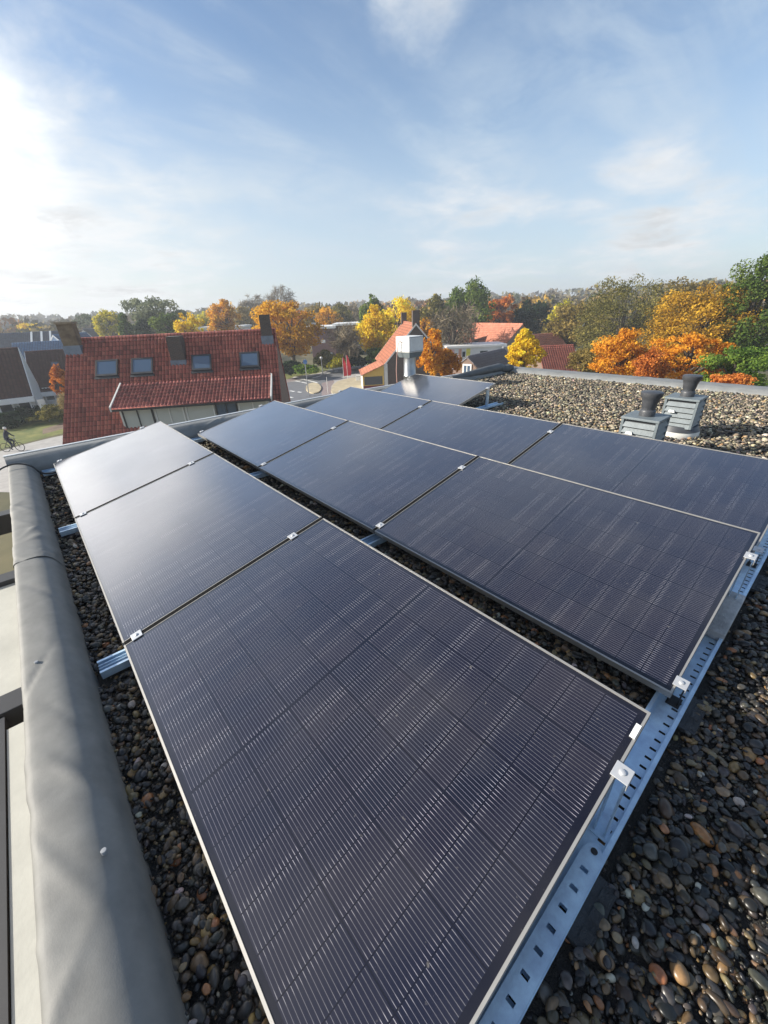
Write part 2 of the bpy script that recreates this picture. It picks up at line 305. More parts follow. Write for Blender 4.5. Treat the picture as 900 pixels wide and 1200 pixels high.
M['line'] = mat('road_paint', (0.75, 0.75, 0.72), 0.7, 0, 0.08)
M['grass_verge'] = mat('grass_verge', (0.11, 0.17, 0.03), 0.9, 0, 0.4, 0.9, 0.6, 20, c2=(0.26, 0.25, 0.07))
M['earth'] = mat('meadow_and_soil', (0.10, 0.105, 0.045), 0.95, 0, 0.4, 0.15, 0, 10, c2=(0.17, 0.145, 0.07))
M['soil'] = mat('brown_soil', (0.20, 0.145, 0.10), 0.95, 0, 0.3, 1.0)
M['bark'] = mat('bark', (0.075, 0.06, 0.045), 0.9, 0, 0.4, 5, 0.5, 20)
M['red_flag'] = mat('red_flag_cloth', (0.55, 0.02, 0.035), 0.7, 0, 0.1)
M['post'] = mat('grey_post', (0.30, 0.31, 0.32), 0.5, 0.4, 0.1)
M['green_fence'] = mat('green_fence', (0.10, 0.26, 0.19), 0.6, 0, 0.1)
M['dark_red'] = mat('dark_red_board', (0.16, 0.02, 0.025), 0.6, 0, 0.1)
M['navy'] = mat('navy_cloth', (0.02, 0.025, 0.045), 0.8, 0, 0.2)
M['skin'] = mat('skin', (0.50, 0.32, 0.24), 0.6, 0, 0.08)
M['tyre'] = mat('tyre', (0.02, 0.02, 0.02), 0.8, 0, 0.2)
M['gravel_near'] = attr_mat('wet_shaded_pebbles', 'stone', 0.36, 0.5)
M['gravel_far'] = attr_mat('sunlit_pebbles', 'stone', 0.65, 0.35)

# ------------------------------------------------------------------ mesh helpers
class MB:
    def __init__(s): s.v = []; s.f = []; s.T = None
    def add(s, vs, fs):
        o = len(s.v)
        for v in vs:
            v = Vector(v)
            s.v.append(tuple(s.T @ v) if s.T is not None else tuple(v))
        s.f += [tuple(i+o for i in f) for f in fs]
        return s
    def box(s, x0, x1, y0, y1, z0, z1, top=1.0):
        vs = [(x0, y0, z0), (x1, y0, z0), (x1, y1, z0), (x0, y1, z0)]
        cx, cy = (x0+x1)/2, (y0+y1)/2
        vs += [(cx+(x-cx)*top, cy+(y-cy)*top, z1) for x, y, _ in vs]
        return s.add(vs, [(3, 2, 1, 0), (4, 5, 6, 7), (0, 1, 5, 4), (1, 2, 6, 5), (2, 3, 7, 6), (3, 0, 4, 7)])
    def prism(s, poly, d):
        n = len(poly); d = Vector(d); vs = [Vector(p) for p in poly]
        return s.add(vs+[p+d for p in vs], [tuple(range(n))[::-1], tuple(range(n, 2*n))]+[(i, (i+1) % n, n+(i+1) % n, n+i) for i in range(n)])
    def tube(s, pts, rad, seg=8, cap=True):
        pts = [Vector(p) for p in pts]; k = len(pts)
        rad = [rad]*k if isinstance(rad, (int, float)) else rad
        o = []; up = Vector((0, 0, 1)); prev = None
        for i, p in enumerate(pts):
            t = (pts[min(i+1, k-1)]-pts[max(i-1, 0)]).normalized()
            a = t.cross(up) if prev is None else (prev - t*prev.dot(t))
            if a.length < 1e-4: a = t.cross(Vector((1, 0, 0)))
            a.normalize(); prev = a; b = t.cross(a)
            o += [p+(a*math.cos(2*math.pi*j/seg)+b*math.sin(2*math.pi*j/seg))*rad[i] for j in range(seg)]
        fs = [(i*seg+j, i*seg+(j+1) % seg, (i+1)*seg+(j+1) % seg, (i+1)*seg+j) for i in range(k-1) for j in range(seg)]
        if cap: fs += [tuple(range(seg))[::-1], tuple((k-1)*seg+j for j in range(seg))]
        return s.add(o, fs)
    def lathe(s, prof, c=(0, 0), seg=28):
        o = [(c[0]+r*math.cos(2*math.pi*j/seg), c[1]+r*math.sin(2*math.pi*j/seg), z) for r, z in prof for j in range(seg)]
        k = len(prof)
        fs = [(i*seg+j, i*seg+(j+1) % seg, (i+1)*seg+(j+1) % seg, (i+1)*seg+j) for i in range(k-1) for j in range(seg)]
        fs += [tuple(range(seg))[::-1], tuple((k-1)*seg+j for j in range(seg))]
        return s.add(o, fs)
    def build(s, name, m, parent=None, smooth=False, bevel=0.0, loc=None, rot=None):
        me = bpy.data.meshes.new(name); me.from_pydata(s.v, [], s.f); me.update()
        if m is not None: me.materials.append(m)
        o = bpy.data.objects.new(name, me); COL.objects.link(o)
        if parent is not None: o.parent = parent
        if loc is not None: o.location = loc
        if rot is not None: o.rotation_euler = rot
        if smooth:
            for p in me.polygons: p.use_smooth = True
            if smooth == 'auto':
                sm = o.modifiers.new('edge', 'EDGE_SPLIT'); sm.split_angle = R_(40)
        if bevel:
            bv = o.modifiers.new('bevel', 'BEVEL'); bv.width = bevel; bv.segments = 2; bv.limit_method = 'ANGLE'
        return o
def fast_mesh(name, V, F, m, parent=None, attr=None, cols=None, smooth=True):
    """V (n,3), F (k,3 or 4) numpy"""
    me = bpy.data.meshes.new(name); n = len(V); k, q = F.shape
    me.vertices.add(n); me.vertices.foreach_set('co', np.ascontiguousarray(V, np.float32).ravel())
    me.loops.add(k*q); me.loops.foreach_set('vertex_index', np.ascontiguousarray(F, np.int32).ravel())
    me.polygons.add(k); me.polygons.foreach_set('loop_start', np.arange(0, k*q, q, dtype=np.int32))
    if smooth: me.polygons.foreach_set('use_smooth', np.ones(k, bool))
    me.update(calc_edges=True)
    if attr:
        a = me.color_attributes.new(attr, 'FLOAT_COLOR', 'POINT')
        c = np.ones((n, 4), np.float32); c[:, :3] = cols
        a.data.foreach_set('color', c.ravel())
    me.materials.append(m)
    o = bpy.data.objects.new(name, me); COL.objects.link(o)
    if parent is not None: o.parent = parent
    return o
def tag(o, label=None, cat=None, group=None, kind=None):
    if label: o['label'] = label
    if cat: o['category'] = cat
    if group: o['group'] = group
    if kind: o['kind'] = kind
    return o
def thing(name, label, cat, loc=(0, 0, 0), rz=0.0, group=None, rot=None):
    o = bpy.data.objects.new(name, None); COL.objects.link(o); o.location = loc
    o.rotation_euler = rot if rot else (0, 0, rz); o.empty_display_size = 0.2
    return tag(o, label, cat, group)
def kids(o): return [c for c in bpy.data.objects if c.parent == o]
def copy_thing(src, loc=None, label=None, rz=None):
    def rec(o, par):
        c = o.copy(); COL.objects.link(c)
        if par is not None: c.parent = par
        for ch in kids(o): rec(ch, c)
        return c
    r = rec(src, None)
    if loc is not None: r.location = loc
    if label: r['label'] = label
    return r

# ================================================================== THE FLAT ROOF
building = thing('flat_roof_building', 'gravel-covered flat roof with grey membrane edges that carries the solar panels', 'building', (0, 0, ZG))
def bz(mb): mb.T = Matrix.Translation((0, 0, -ZG)); return mb      # roof parts are written in world height
X_L, X_R, Y_F, Y_B = -0.352, 8.9, 5.57, -5.0
mb = bz(MB()); mb.box(X_L+.01, X_R-.02, Y_B, Y_F-.02, ZG-0.05, -0.16); mb.build('wall', M['bricks_pale'], building)
mb = bz(MB()); mb.box(X_L+.03, X_R-.05, Y_B+.02, Y_F-.05, -0.17, -0.125); mb.build('roof_deck', M['deck'], building)

def wave(a, b, seed, n=6, s=1.0):
    r = np.random.default_rng(seed); o = 0
    for i in range(n):
        kx, ky, ph = r.normal(0, s), r.normal(0, s), r.uniform(0, 6.28)
        o = o + np.sin(a*kx+b*ky+ph)/n
    return o
def sweep(name, prof, t0, t1, nt, axis, m, folds=0, seed=0, amp=0.006, zfun=None, parent=building):
    """round-edged membrane parapet: a cross-section swept along one axis, with folds and creases in its skin"""
    P = np.array(prof, float); d = np.r_[0, np.cumsum(np.hypot(*np.diff(P, axis=0).T))]
    nu = 46; u = np.linspace(0, d[-1], nu); cx = np.interp(u, d, P[:, 0]); cz = np.interp(u, d, P[:, 1])
    for _ in range(2):                                       # round the corners
        cx[1:-1] = (cx[:-2]+2*cx[1:-1]+cx[2:])/4; cz[1:-1] = (cz[:-2]+2*cz[1:-1]+cz[2:])/4
    tx, tz = np.gradient(cx), np.gradient(cz); L = np.hypot(tx, tz); nx, nz = -tz/L, tx/L
    if nz.mean() < 0: nx, nz = -nx, -nz
    t = np.linspace(t0, t1, nt); T, U = np.meshgrid(t, u, indexing='ij')
    disp = 0.35*amp*wave(T*3, U*5, seed+1) + 0.12*amp*wave(T*22, U*14, seed+2)
    r = np.random.default_rng(seed)
    for i in range(folds):
        y0, u0 = r.uniform(t0, t1), r.uniform(0.15, 0.8)*d[-1]
        k = r.uniform(0.6, 2.4)*(1 if r.random() < .8 else -1); w = r.uniform(0.018, 0.055); lu = r.uniform(0.05, 0.11)
        s = (T-y0) - k*(U-u0)
        disp += amp*r.uniform(.6, 1.5)*np.exp(-(s/w)**2)*np.exp(-((U-u0)/lu)**2)*(1 if r.random() < .75 else -.8)
    edge = np.minimum(1, np.minimum(U, d[-1]-U)/0.03)
    disp = disp*edge
    A = cx[None, :]+nx[None, :]*disp; Z = cz[None, :]+nz[None, :]*disp
    if zfun is not None: Z = Z+zfun(T)
    V = np.stack([A, T, Z] if axis == 'y' else [T, A, Z], -1).reshape(-1, 3); V[:, 2] -= ZG
    i, j = np.meshgrid(np.arange(nt-1), np.arange(nu-1), indexing='ij'); q = (i*nu+j).ravel()
    F = np.stack([q, q+nu, q+nu+1, q+1], 1)
    return fast_mesh(name, V, F, m, parent)
ROLL = [(-0.135, -0.14), (-0.148, -0.06), (-0.170, -0.005), (-0.200, 0.030), (-0.24, 0.044), (-0.30, 0.046), (-0.350, 0.042), (-0.357, 0.030), (-0.358, 0.005), (-0.36, -0.22)]
sweep('parapet', ROLL, -1.2, 2.93, 620, 'y', M['membrane'], folds=24, seed=9, amp=0.0046)
sweep('parapet', [(x+(.002 if i < 4 else -.002), z-.003) for i, (x, z) in enumerate(ROLL)], 2.90, 5.50, 420, 'y', M['membrane'], folds=15, seed=5, amp=0.0042)
# the lap of one membrane sheet over the next
sweep('membrane_lap', [(x-(0.003 if i > 4 else -0.003), z+0.004) for i, (x, z) in enumerate(ROLL)], 2.88, 3.16, 60, 'y', M['membrane'], folds=3, seed=22, amp=0.006)
sweep('membrane_lap', [(x-(0.002 if i > 4 else -0.002), z+0.0025) for i, (x, z) in enumerate(ROLL)], 3.14, 3.42, 60, 'y', M['membrane'], folds=3, seed=31, amp=0.006)
slope_z = lambda T: -0.105*np.clip((T-3.8)/4.9, 0, 1)
FARP = [(5.315, -0.14), (5.325, -0.04), (5.36, 0.055), (5.41, 0.085), (5.47, 0.09), (5.55, 0.082)]
sweep('parapet', FARP, -0.36, 8.88, 500, 'x', M['membrane_edge'], folds=20, seed=14, amp=0.006, zfun=slope_z)
mbp = bz(MB())
for i in range(24):
    x0, x1 = -0.37+i*9.25/24, -0.37+(i+1)*9.25/24
    z0, z1 = float(slope_z(np.array(x0))), float(slope_z(np.array(x1)))
    vs = []
    for x, z in ((x0, z0), (x1, z1)):
        vs += [(x, 5.545, z+0.094), (x, 5.575, z+0.097), (x, 5.575, z-0.03), (x, 5.565, z-0.03), (x, 5.565, z+0.088), (x, 5.545, z+0.086)]
    mbp.add(vs, [(a, (a+1) % 6, 6+(a+1) % 6, 6+a) for a in range(6)]+([(5, 4, 3, 2, 1, 0)] if i == 0 else [])+([(6, 7, 8, 9, 10, 11)] if i == 23 else []))
mbp.build('edge_trim', M['alu'], building)
RIGHTP = [(8.50, -0.14), (8.54, -0.075), (8.62, -0.035), (8.75, -0.022), (8.90, -0.022), (8.92, -0.05), (8.92, -0.3)]
sweep('parapet', RIGHTP, -5.0, 5.42, 300, 'y', M['membrane_edge'], folds=16, seed=40, amp=0.006)
# thick dark bitumen upstand that ends in a lump at the far corner
mb = bz(MB()); mb.tube([(6.6, 5.42, -0.01), (7.2, 5.42, 0.0), (7.7, 5.42, 0.012), (8.25, 5.42, 0.02), (8.33, 5.42, 0.012), (8.37, 5.42, -0.02)], [0.05, 0.075, 0.088, 0.096, 0.088, 0.06], 18)
mb.tube([(8.30, 5.40, -0.03), (8.42, 5.38, -0.022), (8.55, 5.36, -0.02), (8.62, 5.34, -0.03), (8.66, 5.33, -0.06)], [0.06, 0.085, 0.088, 0.075, 0.03], 18)
mb.build('bitumen_upstand', M['membrane_dark'], building, smooth='auto')
# washers that pin the membrane
for X, Y in ((121, 996), (42, 775)):
    p = on(X, Y, 0.052); mb = bz(MB()); mb.lathe([(0.001, p.z-.0005), (0.0065, p.z-.0008), (0.0075, p.z-.002), (0.0075, p.z-.014)], (p.x, p.y), 16); mb.build('washer', M['post'], building, smooth='auto')

# ------------------------------------------------------------------ pebbles
DX, DY = 4.346, 3.58
def ico(sub):
    b = bmesh.new(); bmesh.ops.create_icosphere(b, subdivisions=sub, radius=1.0); b.verts.ensure_lookup_table()
    V = np.array([v.co[:] for v in b.verts]); F = np.array([[v.index for v in f.verts] for f in b.faces]); b.free(); return V, F
PAL = np.array([(0.020, 0.020, 0.020), (0.034, 0.033, 0.032), (0.052, 0.049, 0.044), (0.085, 0.076, 0.062), (0.065, 0.046, 0.028), (0.14, 0.095, 0.05), (0.22, 0.16, 0.09), (0.30, 0.19, 0.08), (0.34, 0.15, 0.06), (0.42, 0.39, 0.33)])  # colours darkened for the panels' shade as well as for wet stone
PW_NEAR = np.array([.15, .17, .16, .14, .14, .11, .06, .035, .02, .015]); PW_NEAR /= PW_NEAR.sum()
PAL_FAR = np.array([(0.055, 0.050, 0.044), (0.11, 0.098, 0.082), (0.19, 0.165, 0.125), (0.29, 0.245, 0.175), (0.38, 0.315, 0.215), (0.48, 0.41, 0.29), (0.60, 0.53, 0.40), (0.38, 0.26, 0.13)])  # same gravel, with sunshine put into the lighter, warmer colours
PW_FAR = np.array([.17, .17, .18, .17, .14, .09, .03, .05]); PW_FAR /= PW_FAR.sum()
def frustum(P, margin):
    d = P-CAM; z = d@FW; zz = np.maximum(z, 0.05)
    X = 450+FPX*(d@RT)/zz; Y = 600-FPX*(d@UP)/zz
    return (z > 0.1) & (X > -margin) & (X < 900+margin) & (Y > -margin) & (Y < 1200+margin)
BASES = {}
def pebbles(name, rects, per_m2, size, sub, m, pal, pw, seed, margin=140, dmin=0, dmax=99, parent=None, zmid=ZR):
    r = np.random.default_rng(seed); C = []
    for x0, x1, y0, y1 in rects:
        k = int((x1-x0)*(y1-y0)*per_m2)
        C.append(np.stack([r.uniform(x0, x1, k), r.uniform(y0, y1, k), np.full(k, zmid)], 1))
    C = np.concatenate(C); C = C[frustum(C, margin)]
    dist = np.linalg.norm(C-CAM, axis=1); C = C[(dist >= dmin) & (dist < dmax)]
    rail = (C[:, 0] > -0.14) & (C[:, 0] < 4.2) & ((np.abs(C[:, 1]+0.010) < 0.072) | (np.abs(C[:, 1]-1.732) < .06) | (np.abs(C[:, 1]-3.474) < .06) | (np.abs(C[:, 1]-5.213) < .07))
    rail |= (C[:, 0] > DX-.12) & (C[:, 0] < DX+1.27) & (np.abs(C[:, 1]-DY+.022) < .075)
    C[rail, 2] -= 0.030
    n = len(C); C[:, 2] += r.normal(0, 0.008, n) - 0.010
    if sub not in BASES:
        V, F = ico(sub); BASES[sub] = ([V*(1+0.26*wave(V[:, 0]*1.5+V[:, 2], V[:, 1]*1.5-V[:, 2]*.7, 70+k, 5, 1.3))[:, None] for k in range(10)], F)
    vs, F = BASES[sub]; nv = len(vs[0]); B = np.stack(vs)[r.integers(0, 10, n)]
    a = size*np.exp(r.normal(0, 0.30, n)); sc = np.stack([a, a*r.uniform(.55, .9, n), a*r.uniform(.32, .62, n)], 1)/2
    B = B*sc[:, None, :]
    def rotm(ax, ang):
        c, s = np.cos(ang), np.sin(ang); o, z = np.ones_like(c), np.zeros_like(c)
        return np.stack([c, -s, z, s, c, z, z, z, o] if ax == 'z' else [o, z, z, z, c, -s, z, s, c], -1).reshape(-1, 3, 3)
    Rm = rotm('z', r.uniform(0, 6.28, n)) @ rotm('x', r.normal(0, 0.38, n)) @ rotm('z', r.uniform(0, 6.28, n))
    V = np.einsum('nij,nvj->nvi', Rm, B) + C[:, None, :]
    col = pal[r.choice(len(pal), n, p=pw)]*r.uniform(.62, 1.12, (n, 1))*r.normal(1, .05, (n, 3))
    cols = np.repeat(np.clip(col, .01, .9), nv, 0)
    FF = (F[None]+(np.arange(n)*nv)[:, None, None]).reshape(-1, 3)
    o = fast_mesh(name, V.reshape(-1, 3), FF, m, parent, 'stone', cols)
    return tag(o, kind='stuff')
NEARR = [(-0.16, 0.10, -0.1, 5.36), (1.02, 1.62, 0.0, 5.36), (2.48, 2.95, 0.0, 5.36), (0.1, 8.5, -2.4, 0.06), (0.1, 1.02, 0.0, 0.5)]
pebbles('roof_gravel', NEARR, 3500, 0.0255, 3, M['gravel_near'], PAL, PW_NEAR, 1, dmax=1.95, margin=260)
pebbles('roof_gravel', NEARR, 5200, 0.011, 1, M['gravel_near'], PAL, PW_NEAR, 12, dmax=2.3, zmid=ZR-.004)
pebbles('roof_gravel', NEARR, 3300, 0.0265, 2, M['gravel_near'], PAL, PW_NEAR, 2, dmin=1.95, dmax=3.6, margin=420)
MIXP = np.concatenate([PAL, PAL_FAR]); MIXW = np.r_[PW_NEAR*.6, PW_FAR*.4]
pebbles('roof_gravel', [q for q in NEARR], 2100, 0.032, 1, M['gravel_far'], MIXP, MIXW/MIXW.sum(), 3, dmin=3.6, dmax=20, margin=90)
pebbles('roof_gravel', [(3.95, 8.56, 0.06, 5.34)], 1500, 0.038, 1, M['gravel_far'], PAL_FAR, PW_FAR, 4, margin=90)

# ------------------------------------------------------------------ solar panels
PHW, PLN, TILT = 1.134, 1.722, R_(12.039)
ROWX = [0.0, 1.4823, 2.8127]
YK = [0.0, 1.742, 3.484]
def make_panel(loc, label):
    p = thing('solar_panel', label, 'solar panel', loc, group='solar panels on the flat roof', rot=(0, -TILT, 0))
    f = MB(); t, h = 0.0075, 0.032
    f.box(0, t, 0, PLN, -h, 0); f.box(PHW-t, PHW, 0, PLN, -h, 0)
    q = 0.007; f.box(t, PHW-t, 0, q, -h, -0.0004); f.box(t, PHW-t, PLN-q, PLN, -h, -0.0004)
    f.build('frame', M['frame'], p)
    g = MB(); g.box(t+.0004, PHW-t-.0004, q+.0004, PLN-q-.0004, -0.007, -0.0022); g.build('cell_glass', M['cells'], p)
    b = MB(); b.box(0.3, 0.84, 0.80, 0.86, -0.026, -0.0075); b.build('junction_box', M['black_plastic'], p)
    return p
plabels = {(0, 0): 'nearest and largest-looking dark solar panel, with a small white sticker on its corner',
           (0, 1): 'middle panel of the left row beside the grey parapet', (0, 2): 'pale sky-reflecting panel at the far left corner of the roof',
           (1, 0): 'second-row dark panel with a concrete tile beside its near edge', (1, 1): 'second-row panel in the centre showing a brownish cloud reflection',
           (1, 2): 'second-row panel at the far parapet in front of the red-tiled house',
           (2, 0): 'third-row panel cut by the right edge, before the two grey vents', (2, 1): 'third-row panel running past the sunlit gravel',
           (2, 2): 'third-row small-looking panel nearest the street view with flags'}
proto = None
for i in range(3):
    for k in range(3):
        loc = (ROWX[i], YK[k], 0)
        if proto is None: proto = make_panel(loc, plabels[(i, k)])
        else: copy_thing(proto, loc, plabels[(i, k)])
DX, DY = 4.346, 3.58
copy_thing(proto, (DX, DY, 0), 'rearmost panel that mirrors the galvanised flue')
mb = MB(); mb.box(1.030, 1.078, 0.003, 0.017, 0.0, 0.002); mb.build('sticker', M['white'], proto)

# ------------------------------------------------------------------ mounting rails with posts and clamps
YGAP = 0.0      # joints are centred on the rails
def holes_strip(mb, x0, x1, y0, y1, z, hx, hy, pitch, start):
    """flat strip along x with a row of slots cut through it"""
    ym = (y0+y1)/2; ya, yb = ym-hy/2, ym+hy/2
    mb.add([(x0, y0, z), (x1, y0, z), (x1, ya, z), (x0, ya, z)], [(0, 1, 2, 3)]); mb.add([(x0, yb, z), (x1, yb, z), (x1, y1, z), (x0, y1, z)], [(0, 1, 2, 3)])
    x = x0; h = start
    while h+hx < x1:
        mb.add([(x, ya, z), (h, ya, z), (h, yb, z), (x, yb, z)], [(0, 1, 2, 3)]); x = h+hx; h += pitch
    mb.add([(x, ya, z), (x1, ya, z), (x1, yb, z), (x, yb, z)], [(0, 1, 2, 3)])
def clamp_mb(cx, cy, w, d, L):
    """white clamp plate lying on the panel frames at panel coordinate cx, across the joint at cy"""
    return MB().box(cx-w/2, cx+w/2, cy-d/2, cy+d/2, 0.0008, 0.005)
def make_rail(y, label, x0, x1, ya, yb, rows, ends, near=False):
    """ends: y offset of the clamp plates relative to the joint; rows: x of the rows' low edges"""
    r = thing('mounting_rail', label, 'rail', (0, y, 0), group='mounting rails under the panels')
    c = MB()
    if near: holes_strip(c, x0, x1, ya, yb-0.045, -0.093, 0.010, 0.020, 0.045, x0+0.03); c.box(x0, x1, yb-0.045, yb, -0.096, -0.093)
    else: c.box(x0, x1, ya, yb, -0.096, -0.093)
    zt = -0.070 if near else -0.058
    c.box(x0, x1, ya-0.003, ya, -0.096, zt); c.box(x0, x1, yb, yb+0.003, -0.096, zt)
    c.box(x0, x1, ya, ya+0.010, zt-0.0025, zt); c.box(x0, x1, yb-0.010, yb, zt-0.0025, zt)
    ym = (ya+yb)/2
    if not near: c.box(x0, x1, ym-0.012, ym-0.009, -0.093, -0.060); c.box(x0, x1, ym+0.009, ym+0.012, -0.093, -0.060)
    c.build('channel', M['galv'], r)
    if not near and abs(y-5.2) > .1:
        for rx in rows:
            gs = MB(); gs.T = Matrix.Translation((rx, 0, 0)) @ Matrix.Rotation(-TILT, 4, 'Y'); gs.box(0.006, 1.128, -0.0120+YGAP, 0.0120+YGAP, 0.0004, 0.0009); gs.box(0.01, 1.124, -0.0085+YGAP, 0.0085+YGAP, -0.020, 0.0003); gs.build('gap_shade_strip', M['gap_shade'], r)  # added black strips stand in for shade in the open panel gaps
    for rx in rows:
        T = Matrix.Translation((rx, 0, 0)) @ Matrix.Rotation(-TILT, 4, 'Y')
        for lx in (0.062, 0.925):
            top = Vector(T @ Vector((lx, 0, -0.033)))
            pb = MB()
            w = 0.018
            pb.box(top.x-w, top.x+w, ends-0.016, ends-0.012, -0.093, top.z-0.001); pb.box(top.x-w, top.x+w, ends+0.012, ends+0.016, -0.093, top.z-0.001)
            pb.box(top.x-w*1.6, top.x+w*1.6, ends-0.022, ends+0.022, -0.0925, -0.0895)
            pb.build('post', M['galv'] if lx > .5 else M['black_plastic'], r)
            cm = clamp_mb(lx, ends, 0.046, 0.044 if near else 0.046, 0); cm.T = None
            cv = MB(); cv.T = T; cv.add(cm.v, cm.f)
            if near:
                cv.T = T; cv.box(lx-0.023, lx+0.023, ends-0.022, ends-0.0195, -0.030, 0.0007)
            co = cv.build('clamp', M['clamp'], r, bevel=0.001)
            bt = MB(); bt.T = T; bt.lathe([(0.0085, 0.0052), (0.0085, 0.0085), (0.006, 0.0105), (0.001, 0.0108)], (lx, ends), 12); bt.build('bolt', M['clamp'], co, smooth='auto')
    return r
near_rail = make_rail(0.0, 'blue-shining slotted steel rail along the near edge of the panels', -0.10, 4.15, -0.050, 0.046, ROWX, -0.010, near=True)
make_rail(1.732, 'steel rail poking out beside the parapet at the joint of the nearest panel', -0.115, 4.0, -0.042, 0.042, ROWX, 0.0)
make_rail(3.474, 'steel rail whose end shows beside the parapet halfway to the far corner', -0.115, 4.0, -0.042, 0.042, ROWX, 0.0)
make_rail(5.206, 'steel rail under the far ends of the panels at the far parapet', -0.115, 4.0, -0.045, 0.060, ROWX, 0.018)
make_rail(DY, 'short steel rail under the rearmost panel beside sunlit gravel', DX-0.1, DX+1.25, -0.075, 0.030, [DX], -0.010, near=True)
# rounded slotted tongue bolted above the near rail, beside the nearest panel
tg = MB(); holes_strip(tg, 0.02, 0.80, -0.050, 0.004, -0.060, 0.012, 0.020, 0.058, 0.06)
tg.add([(0.80, -0.050, -0.060)]+[(0.80+0.027*math.cos(a)*1.6, -0.023+0.027*math.sin(a), -0.060) for a in np.linspace(-1.5708, 1.5708, 12)]+[(0.80, 0.004, -0.060)], [tuple(range(14))])
tg.add([(0.02, -0.0505, -0.060), (0.80, -0.0505, -0.060), (0.80, -0.0505, -0.069), (0.02, -0.0505, -0.069)], [(0, 1, 2, 3)])
tgo = tg.build('slotted_plate', M['galv'], near_rail)
bm_ = MB(); bm_.lathe([(0.009, -0.0598), (0.009, -0.058), (0.001, -0.0578)], (0.822, -0.023), 14); bm_.build('bolt', M['black_plastic'], tgo)
for x in (0.62, 1.45, 2.62):
    rp_ = MB(); rp_.box(x, x+0.18, -0.105, -0.01, -0.113, -0.0965)
    for j in range(3): rp_.box(x+0.015+j*0.055, x+0.05+j*0.055, -0.100, -0.070, -0.0965, -0.0925, .8)
    rp_.build('rubber_pad', M['rubber'], near_rail)
mb = MB(); mb.box(-0.20, 0.20, -0.085, 0.16, 0.0, 0.045); o = mb.build('concrete_tile', M['concrete'], None, bevel=0.006, loc=(2.24, 0.03, -0.0920))
tag(o, 'weathered concrete ballast tile lying in the near rail under the second-row panel', 'ballast tile')

# ------------------------------------------------------------------ roof vents
def make_vent(loc, label, ring):
    v = thing('roof_vent', label, 'roof vent', loc, group='louvred roof vents')
    w, z0, z1 = 0.158, 0.11, 0.41
    b = MB(); b.box(-w+.03, w-.03, -w+.03, w-.03, z0, z1-.01, 0.97); b.build('body', M['vent_dark'], v)
    for sx in (-1, 1):
        for sy in (-1, 1): MB().box(sx*w-(.022 if sx > 0 else 0), sx*w+(.022 if sx < 0 else 0), sy*w-(.022 if sy > 0 else 0), sy*w+(.022 if sy < 0 else 0), z0, z1).build('corner_post', M['vent'], v)
    sl_ = MB(); n = 5; hgt = (z1-z0-.012)/n
    for i in range(n):
        za = z0+i*hgt
        for q in range(4):
            sl_.T = Matrix.Rotation(q*math.pi/2, 4, 'Z')
            # sloping louvre board
            a, c = w+0.004, w-0.016
            sl_.add([(-w+.022, -a, za), (w-.022, -a, za), (w-.022, -c, za+hgt*.78), (-w+.022, -c, za+hgt*.78),
                     (-w+.022, -a+.008, za), (w-.022, -a+.008, za), (w-.022, -c+.008, za+hgt*.78), (-w+.022, -c+.008, za+hgt*.78)],
                    [(0, 1, 2, 3), (7, 6, 5, 4), (0, 4, 5, 1), (2, 6, 7, 3), (1, 5, 6, 2), (0, 3, 7, 4)])
    sl_.build('louvres', M['vent'], v)
    t = MB(); t.box(-w-.008, w+.008, -w-.008, w+.008, z1, z1+.022, .985); t.build('top_plate', M['vent'], v, bevel=.004)
    c = MB(); zb = z1+.022
    c.lathe([(0.066, zb), (0.068, zb+.045), (0.064, zb+.055), (0.058, zb+.06), (0.058, zb+.08), (0.062, zb+.085), (0.066, zb+.13), (0.078, zb+.165), (0.090, zb+.18), (0.092, zb+.215), (0.084, zb+.222), (0.001, zb+.226)])
    c.build('cowl', M['vent_dark'], v, smooth='auto')
    tb = MB(); tb.box(-w-.022, -w-.004, 0.03, 0.095, z0+.165, z0+.19, .7); tb.build('latch', M['white'], v)
    bs = MB(); bs.lathe([(0.215, 0.07), (0.205, 0.09), (0.185, 0.125), (0.001, 0.13)], seg=36); bs.build('base_collar', M['vent_dark'], v, smooth='auto')
    rg = MB(); rg.lathe([(0.205, -0.02), (0.215, 0.0), (0.215, 0.055), (0.205, 0.07), (0.001, 0.07)], seg=36); rg.build('base_ring', M['offwhite'], v, smooth='auto')
    return v
v1 = make_vent((5.54, 1.14, -0.115), 'rear grey louvred roof vent on a white ring base', True)
copy_thing(v1, (4.42, 1.16, -0.125), 'front grey louvred roof vent, half hidden by the third-row panel')

# galvanised flue with a square cap rising behind the last panel, outside the roof edge
fl = thing('flue', 'galvanised flue pipe with white square cap behind the rearmost panel', 'flue', (5.80, 5.80, ZG))
def fz(mb): mb.T = Matrix.Translation((0, 0, -ZG)); return mb
mb = fz(MB()); mb.lathe([(0.118, ZG), (0.118, 0.10), (0.122, 0.105), (0.122, 0.13), (0.118, 0.135), (0.118, 0.47)], seg=28); mb.build('pipe', mat('flue_steel', (0.36, 0.37, 0.38), .34, .9, .3, 5), fl, smooth='auto')
mb = fz(MB()); mb.box(-0.185, 0.185, -0.185, 0.185, 0.56, 0.835); cap_ = mb.build('cap', mat('weathered_white_sheet', (.66, .66, .64), .5, 0, .14, 5), fl, bevel=.008)
mb = fz(MB())
for z in (0.575, 0.815): mb.box(-.188, .188, -.188, .188, z, z+.008)
mb.build('seam', M['post'], cap_)
mb = fz(MB()); mb.box(-0.145, 0.145, -0.145, 0.145, 0.465, 0.558, 1.22); mb.build('skirt', M['vent'], fl)
